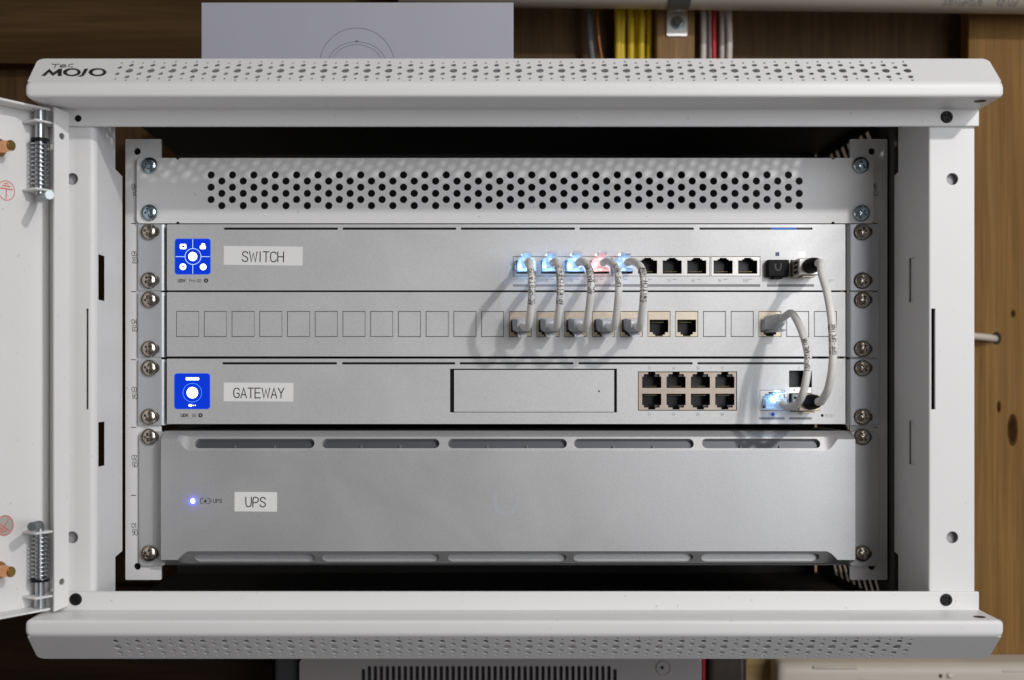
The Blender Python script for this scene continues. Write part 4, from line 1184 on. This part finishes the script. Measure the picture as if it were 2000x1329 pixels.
led('port_led', (b.x + 2.2, -7.5, b.z + 3.9), (.30, .62, 1.0), .0028)
led('port_led', (b.x + .8, -7.2, b.z + .4), (.32, .62, 1.0), .0030)
lm = MB(); lm.box(b.x + 1.5, b.x + 5.0, YF - .12, YF - .04, PZ(765, YF), PZ(763, YF)); lm.build('port_lamp', LEDW, gw, smooth=0)

# uplink cable with two metal fibre-cage modules
th = thing('uplink_cable', 'white uplink cable printed SPF-UPLINK with metal module plugs and black boots', 'uplink cable', (220, -20, -17))
ends = []
for zc, y0, nm in ((PZ(523.5, -12), 508, 'module'), (PZ(786.5, -12), 768, 'module')):
    xc = 219.4
    m_ = MB(); m_.box(xc - 6.6, xc + 6.6, -21, 12, zc - 5.3, zc + 5.3)
    mo = m_.build(nm, SHELLW if zc > 0 else JACKM, th, bevel=.5)
    MB().box(xc - 6.75, xc + 6.75, -8, -3.4, zc - 5.5, zc + 5.5).build('module_collar', JACKM, mo, bevel=.4)
    for zz in (-3, 0, 3): MB().box(xc - 6.85, xc - 6.5, -18, -10, zc + zz - .7, zc + zz + .7).build('spring_finger', BLACK, mo)
    MB().box(xc - 4, xc + 4, -19, -9, zc - 6.6, zc - 5.5).build('release_tab', mat('tab_brass', (.45, .38, .28), .35, .8), mo, bevel=.3)
    bt_ = MB(); q = Vector((xc + .4, -20.5, zc + .3))
    bt_.lathe([(4.6, 0), (5.0, 1.5), (4.9, 5), (4.4, 9), (3.4, 12.5), (2.9, 13.2)], q, (.10, -1, .02 if zc > 0 else .05), 24)
    bt_.build('boot', mat('boot_rubber', (.004, .004, .005), .55, spec=.12), mo, smooth=50)
    ends.append(q + Vector((.10, -1, .02)).normalized()*11)
e1, e2 = ends
pts = spline([e1, e1 + Vector((.6, -7, -.2)), (219.6, -47, 66), (220.0, -58, 52), (220.2, -66, 34), (220.4, -67, 12), (219.8, -60, -4), (219.2, -48, -12), e2 + Vector((.6, -7, .8)), e2], 10)
c_ = MB(); c_.tube(pts, 2.45, 20); c_.build('jacket', CABLE, th, smooth=60)
cable_text(th, pts, 2.45, 'SPF-UPLINK', PZ(692, -66), 2.4, 2.15, [(-20, 0), (62, 0)])
led('port_led', (PX(1552, -5), -6.5, PZ(771, -6)), (.5, .72, 1.0), .002)
MB().plate(pxr(1551, 1557, 769.5, 774, -3.2), [], YF - .25, .06).build('port_lamp', LEDW, gw, smooth=0)

# ================================================================== THINGS ABOVE THE CABINET
# carton with a printed line drawing, standing on the cabinet
YX = 60
bx = thing('product_box', 'pale carton with printed circle drawing standing on top of the cabinet', 'box', (PX(698, YX), YX + 60, zs1 + .2))
CARD = mat('carton_print', (.40, .40, .46), .5, grain=.03, var=.02, vscale=20)
MB().box(PX(393, YX), PX(1003, YX), YX, YX + 120, zs1 + .2, PZ(5, YX)).build('carton', CARD, bx, bevel=.5)
ln = MB(); cx, cz = PX(697, YX), PZ(128.5, YX); y = YX - .05
def ring2(mb, cx, cz, r, w, y, rz=None):
    mb.plate(circ(cx, cz, r, 64, (rz or r)), [circ(cx, cz, r - w, 64, (rz or r) - w)], y, .03)
ring2(ln, cx, cz, 74/sc_(YX), .42, y); ring2(ln, cx, cz, 58/sc_(YX), .36, y - .04, 47/sc_(YX)); ring2(ln, cx, cz - 1, 52/sc_(YX), .30, y - .08, 44/sc_(YX))
ln.plate(circ(cx, PZ(81, YX), .9, 10), [], y - .12, .03)
ln.build('line_drawing', mat('drawing_grey', (.16, .16, .20), .6), bx, smooth=0)
# plastic pipe and its strap
pc = Vector((0, 225, 0))
pr = 24.0
x0, x1 = PX(780, 225), PX(2120, 225)
zA, zB = PZ(13, 225) + pr, PZ(26, 225) + pr
pipe = MB(); pipe.tube([(x0, 225, zA + 1.5), (PX(1000, 225), 225, zA), (PX(2000, 225), 225, zB), (x1, 225, zB - .6)], pr, 40)
PIPE = mat('pipe_plastic', (.52, .47, .40), .4, var=.06, vscale=15)
po = pipe.build('plastic_pipe', PIPE, smooth=60); tag(po, 'cream plastic pipe running across the top edge of the picture', 'pipe')
pt = MB(); sA = math.atan2(zB - zA, PX(2000, 225) - PX(1000, 225))
random.seed(11)
for xa, xb in ((1852, 1930), (1958, 1998)):
    x = PX(xa, 201); k = 0
    while x < PX(xb, 201):
        w_ = random.uniform(.5, 1.1); ang = R(-62)
        zc = zA + (zB - zA)*(x - PX(1000, 225))/(PX(2000, 225) - PX(1000, 225))
        for a0 in (-64, -58, -53):
            if random.random() < .72:
                pt.add([(x, 225 - (pr + .1)*math.cos(R(a0)), zc + (pr + .1)*math.sin(R(a0))), (x + w_, 225 - (pr + .1)*math.cos(R(a0)), zc + (pr + .1)*math.sin(R(a0))),
                        (x + w_, 225 - (pr + .1)*math.cos(R(a0 + 4)), zc + (pr + .1)*math.sin(R(a0 + 4))), (x, 225 - (pr + .1)*math.cos(R(a0 + 4)), zc + (pr + .1)*math.sin(R(a0 + 4)))], [(0, 1, 2, 3)])
        x += w_ + random.uniform(.3, .7)
pt.build('pipe_print', INKG, po, smooth=0, recalc=False)
ps = thing('pipe_strap', 'zinc pipe strap bolted to the stud above the cabinet', 'bracket', (PX(1322, YW), YW, PZ(72, YW)))
st_ = MB(); pr2 = pr + 1.2; ringz = []
for a in range(0, 165, 8):
    aa = R(-100 - a); ringz.append((225 + pr2*math.cos(aa), zA + .5 + pr2*math.sin(aa)))
V, Fc = [], []
xa, xb = PX(1308, 215), PX(1349, 215)
zl = zA - .8
for k, a in enumerate(range(-70, -215, -8)):
    V += [(xa - k*.05, 225 + pr2*math.cos(R(a)), zl + pr2*math.sin(R(a))), (xb - k*.05, 225 + pr2*math.cos(R(a)), zl + pr2*math.sin(R(a))),
          (xa - k*.05, 225 + (pr2 + 1.2)*math.cos(R(a)), zl + (pr2 + 1.2)*math.sin(R(a))), (xb - k*.05, 225 + (pr2 + 1.2)*math.cos(R(a)), zl + (pr2 + 1.2)*math.sin(R(a)))]
m_ = len(V)//4
for k in range(m_ - 1):
    i, j = 4*k, 4*k + 4
    Fc += [(i, i+1, j+1, j), (i+2, j+2, j+3, i+3), (i, j, j+2, i+2), (i+1, i+3, j+3, j+1)]
st_.add(V, Fc); st_.build('strap_band', mat('strap_grey', (.16, .165, .17), .5, .5), ps, smooth=40)
MB().plate(rrect(PX(1301.5, YW), PX(1341.5, YW), PZ(72, YW), PZ(24, YW), 1.2), [], YW - 2.4, 2.2).build('strap_plate', mat('zinc_plate', (.55, .54, .52), .35, .7, var=.08, vscale=80), ps, smooth=0)
hb = MB(); hb.lathe([(5.6, 0), (5.6, .8)], (PX(1322, YW), YW - 2.5, PZ(47, YW)), (0, -1, 0), 28); hb.build('washer', ZINC, ps, smooth=30)
hb = MB(); hb.lathe([(4.2, .8), (4.2, 3.6), (3.7, 4.2)], (PX(1323, YW), YW - 2.5, PZ(46, YW)), (.05, -1, .05), 6); hb.build('bolt', ZINC, ps, smooth=0)

# bundles of cables running down the wall
def wall_cable(name, label, cat, group, m, path, r, n=14):
    o = MB().tube(spline(path, 8), r, n).build(name, m, smooth=60); return tag(o, label, cat, group)
YEL = mat('yellow_jacket', (.66, .46, .012), .45, var=.06, vscale=40)
WHT = mat('white_jacket', (.66, .60, .55), .5, var=.06, vscale=40)
RED = mat('red_jacket', (.50, .012, .03), .45)
GRY = mat('grey_jacket', (.16, .15, .16), .5)
CPW = mat('copper_jacket', (.30, .10, .03), .4, .4)
Yk = 275
def down(px0, px1, Y, wob=0): return [(PX(px0, Y), Y, 430), (PX(px0, Y), Y, 340), (PX(px0 + wob, Y), Y + 2, 290), (PX((px0 + px1)/2 - wob, Y), Y - 2, 215), (PX(px1, Y), Y, 150)]
ys = ((1206, 1204, 0, 2), (1218, 1217, 2, -3), (1231, 1229, -2, 2), (1244, 1239, 1, 3), (1255, 1251, -3, -2), (1267, 1261, 0, 2))
yl = ['yellow cable nearest the copper wire in the yellow bundle', 'second yellow cable of the bundle, behind the copper wire end', 'third yellow cable of the bundle, just before its middle',
      'fourth yellow cable of the bundle, just past its middle', 'fifth yellow cable of the bundle, next to the last', 'yellow cable nearest the wooden stud in the yellow bundle']
for (p0, p1, dy, wb_), lb in zip(ys, yl): wall_cable('yellow_cable', lb, 'cable', 'yellow cables running down the wall', YEL, down(p0, p1, Yk + dy, wb_), 3.05)
ws = ((1373, 1368, 0), (1386, 1388, 5), (1411, 1408, 2), (1422, 1416, -3))
wl_ = ['white cable nearest the wooden stud in the white bundle', 'white cable touching the red cable on the side of the stud', 'white cable just beyond the red cable', 'outermost white cable of the bundle, farthest from the stud']
for (p0, p1, dy), lb in zip(ws, wl_): wall_cable('white_cable', lb, 'cable', 'white cables running down the wall', WHT, down(p0, p1, Yk + dy, random.uniform(-4, 4)), 2.7)
wall_cable('red_cable', 'single red cable among the white cables by the stud', 'cable', None, RED, down(1394, 1401, Yk - 6, 1), 2.2)
wall_cable('grey_cable', 'grey cable slanting down beside the carton', 'cable', None, GRY, [(PX(1144, Yk), Yk, 430), (PX(1150, Yk), Yk, 330), (PX(1157, Yk), Yk, 285), (PX(1172, Yk), Yk, 245), (PX(1196, Yk), Yk, 190)], 3.2)
wall_cable('copper_wire', 'thin copper wire slanting across the yellow cables', 'wire', None, CPW, [(PX(1155, Yk), Yk - 10, 430), (PX(1162, Yk), Yk - 10, 330), (PX(1171, Yk), Yk - 10, 284), (PX(1192, Yk), Yk - 12, 245), (PX(1226, Yk), Yk - 12, 190)], 1.2, 10)
# cable entering the pine board on the right
wall_cable('wall_cable', 'cream cable entering a hole in the pine board beside the cabinet', 'cable', None, mat('cream_jacket', (.62, .55, .47), .5),
           [(PX(1850, 238), 238, PZ(654, 238)), (PX(1903, 248), 248, PZ(657, 248)), (PX(1935, 257), 257, PZ(660.5, 257)), (PX(1950, 264), 268, PZ(663, 264))], 3.0)
MB().plate(circ(PX(1946, YW), PZ(661, YW), 4.2, 20, 5.6), [], YW - .24, .1).build('cable_hole', mat('hole_dark', (.012, .007, .004), .8), kn, smooth=0)

# ================================================================== THINGS BELOW THE CABINET
YD = 190
pu = thing('vented_unit', 'grey plastic unit with vertical vent slots below the cabinet', 'power unit', (PX(950, YD), YD + 20, PZ(1420, YD)))
GREYP = mat('grey_housing', (.42, .385, .385), .5, grain=.05, gscale=800)
hs = []
x = 706.0
while x < 1204:
    hs.append(rrect(PX(x, YD), PX(x + 7.2, YD), PZ(1392, YD), PZ(1301 + (6 if x < 710 or x > 1192 else 0), YD), 1.2, 3)); x += 11.7
d_ = MB(); d_.plate(rrect(PX(585, YD), PX(1368, YD), PZ(1420, YD), PZ(1283, YD), 6), hs, YD, 3.0); d_.build('housing_face', GREYP, pu, smooth=0)
d_ = MB(); d_.box(PX(588, YD), PX(1366, YD), YD + 3.05, YD + 60, PZ(1418, YD), PZ(1286, YD)); d_.build('housing_body', mat('housing_dark', (.02, .02, .02), .6), pu)
MB().box(PX(533, YD), PX(584, YD), YD + 8, YD + 60, PZ(1416, YD), PZ(1284, YD)).build('side_cover', mat('cover_dark', (.055, .055, .06), .5), pu, bevel=3.0, seg=3)
MB().lathe([(6.2, 0), (6.2, .6), (5.6, 1.0), (4.6, .3)], (PX(1296, YD), YD - .1, PZ(1305, YD)), (0, -1, 0), 28).build('screw_boss', GREYP, pu, smooth=30)
MB().lathe([(1.4, .3), (1.4, .6)], (PX(1293, YD), YD - .1, PZ(1304, YD)), (0, -1, 0), 14).build('boss_hole', BLACK, pu)
# pale strip with red edge and brown thing beside it
cs = MB().box(PX(1341, 230), PX(1370, 230), 230, 246, -330, PZ(1270, 230)).build('white_trunking', mat('trunk_white', (.55, .56, .60), .45), bevel=.6); tag(cs, 'pale upright trunking strip next to the vented unit', 'trunking')
o = MB().tube([(PX(1374, 236), 236, PZ(1250, 236)), (PX(1373, 236), 236, -330)], 1.7, 12).build('red_lead', RED, smooth=60); tag(o, 'thin red lead running down beside the pale trunking', 'cable')
o = MB().box(PX(1381, 240), PX(1458, 240), 236, 258, -330, PZ(1268, 240)).build('brown_junction_box', mat('brown_plastic', (.055, .038, .028), .35, var=.4, vscale=60), bevel=5.0, seg=4); tag(o, 'dark brown glossy box between red lead and beige router', 'junction box')
# beige housing at the lower right
YH = 236
rt = thing('beige_housing', 'beige plastic housing with moulded ridges below the cabinet corner', 'housing', (PX(1780, YH), YH + 50, PZ(1430, YH)))
BEI = mat('beige_plastic', (.58, .52, .44), .5, grain=.05, gscale=700, var=.03, vscale=20)
hz = PZ(1296, YH); hx0 = PX(1519, YH); hx1 = PX(2120, YH)
rows = []
for k in range(9):
    a = R(90*k/8); rows.append((YH + 10 - 10*math.sin(a) , hz - 10*(1 - math.cos(a))))
V, Fc = [], []
prof = [(YH + 24, hz + 2)] + [(YH + 10 - 10*math.sin(R(90*k/8)), hz - 10*(1 - math.cos(R(90*k/8)))) for k in range(9)] + [(YH, hz - 90), (YH + 24, hz - 90)]
xs = [(hx0, 5.5), (hx0 + .8, 3.2), (hx0 + 2.4, 1.4), (hx0 + 5, .4), (hx0 + 8, 0), (hx1, 0)]
for x, ins in xs:
    for y, z in prof: V.append((x, y + (ins if y < YH + 12 else 0), z - ins))
n = len(prof)
for i in range(len(xs) - 1):
    for k in range(n - 1): Fc.append((i*n+k, (i+1)*n+k, (i+1)*n+k+1, i*n+k+1))
Fc.append(tuple(range(n)))
b_ = MB(); b_.add(V, Fc); b_.build('housing_shell', BEI, rt, smooth=50)
for xa, xb, yy in ((1586, 1674, 1302), (1954, 2060, 1309), (1675, 1716, 1323)):
    Yq = YH + 4
    MB().box(PX(xa, Yq), PX(xb, Yq), YH - .4, YH + 6, PZ(yy + 2.5, Yq), PZ(yy - 1.5, Yq)).build('moulded_ridge', mat('ridge_cream', (.62, .57, .50), .4), rt, bevel=.8)
MB().lathe([(2.6, 0), (2.4, 1.2), (1.2, 1.9)], (PX(1855, YH), YH - .1, PZ(1319, YH)), (0, -1, .4), 18).build('clip_button', mat('ridge_cream'), rt, smooth=40)
MB().box(PX(1834, YH), PX(1840, YH), YH - .6, YH + 2, PZ(1324, YH), PZ(1317, YH)).build('clip_slot', mat('brown_plastic'), rt, bevel=.3)
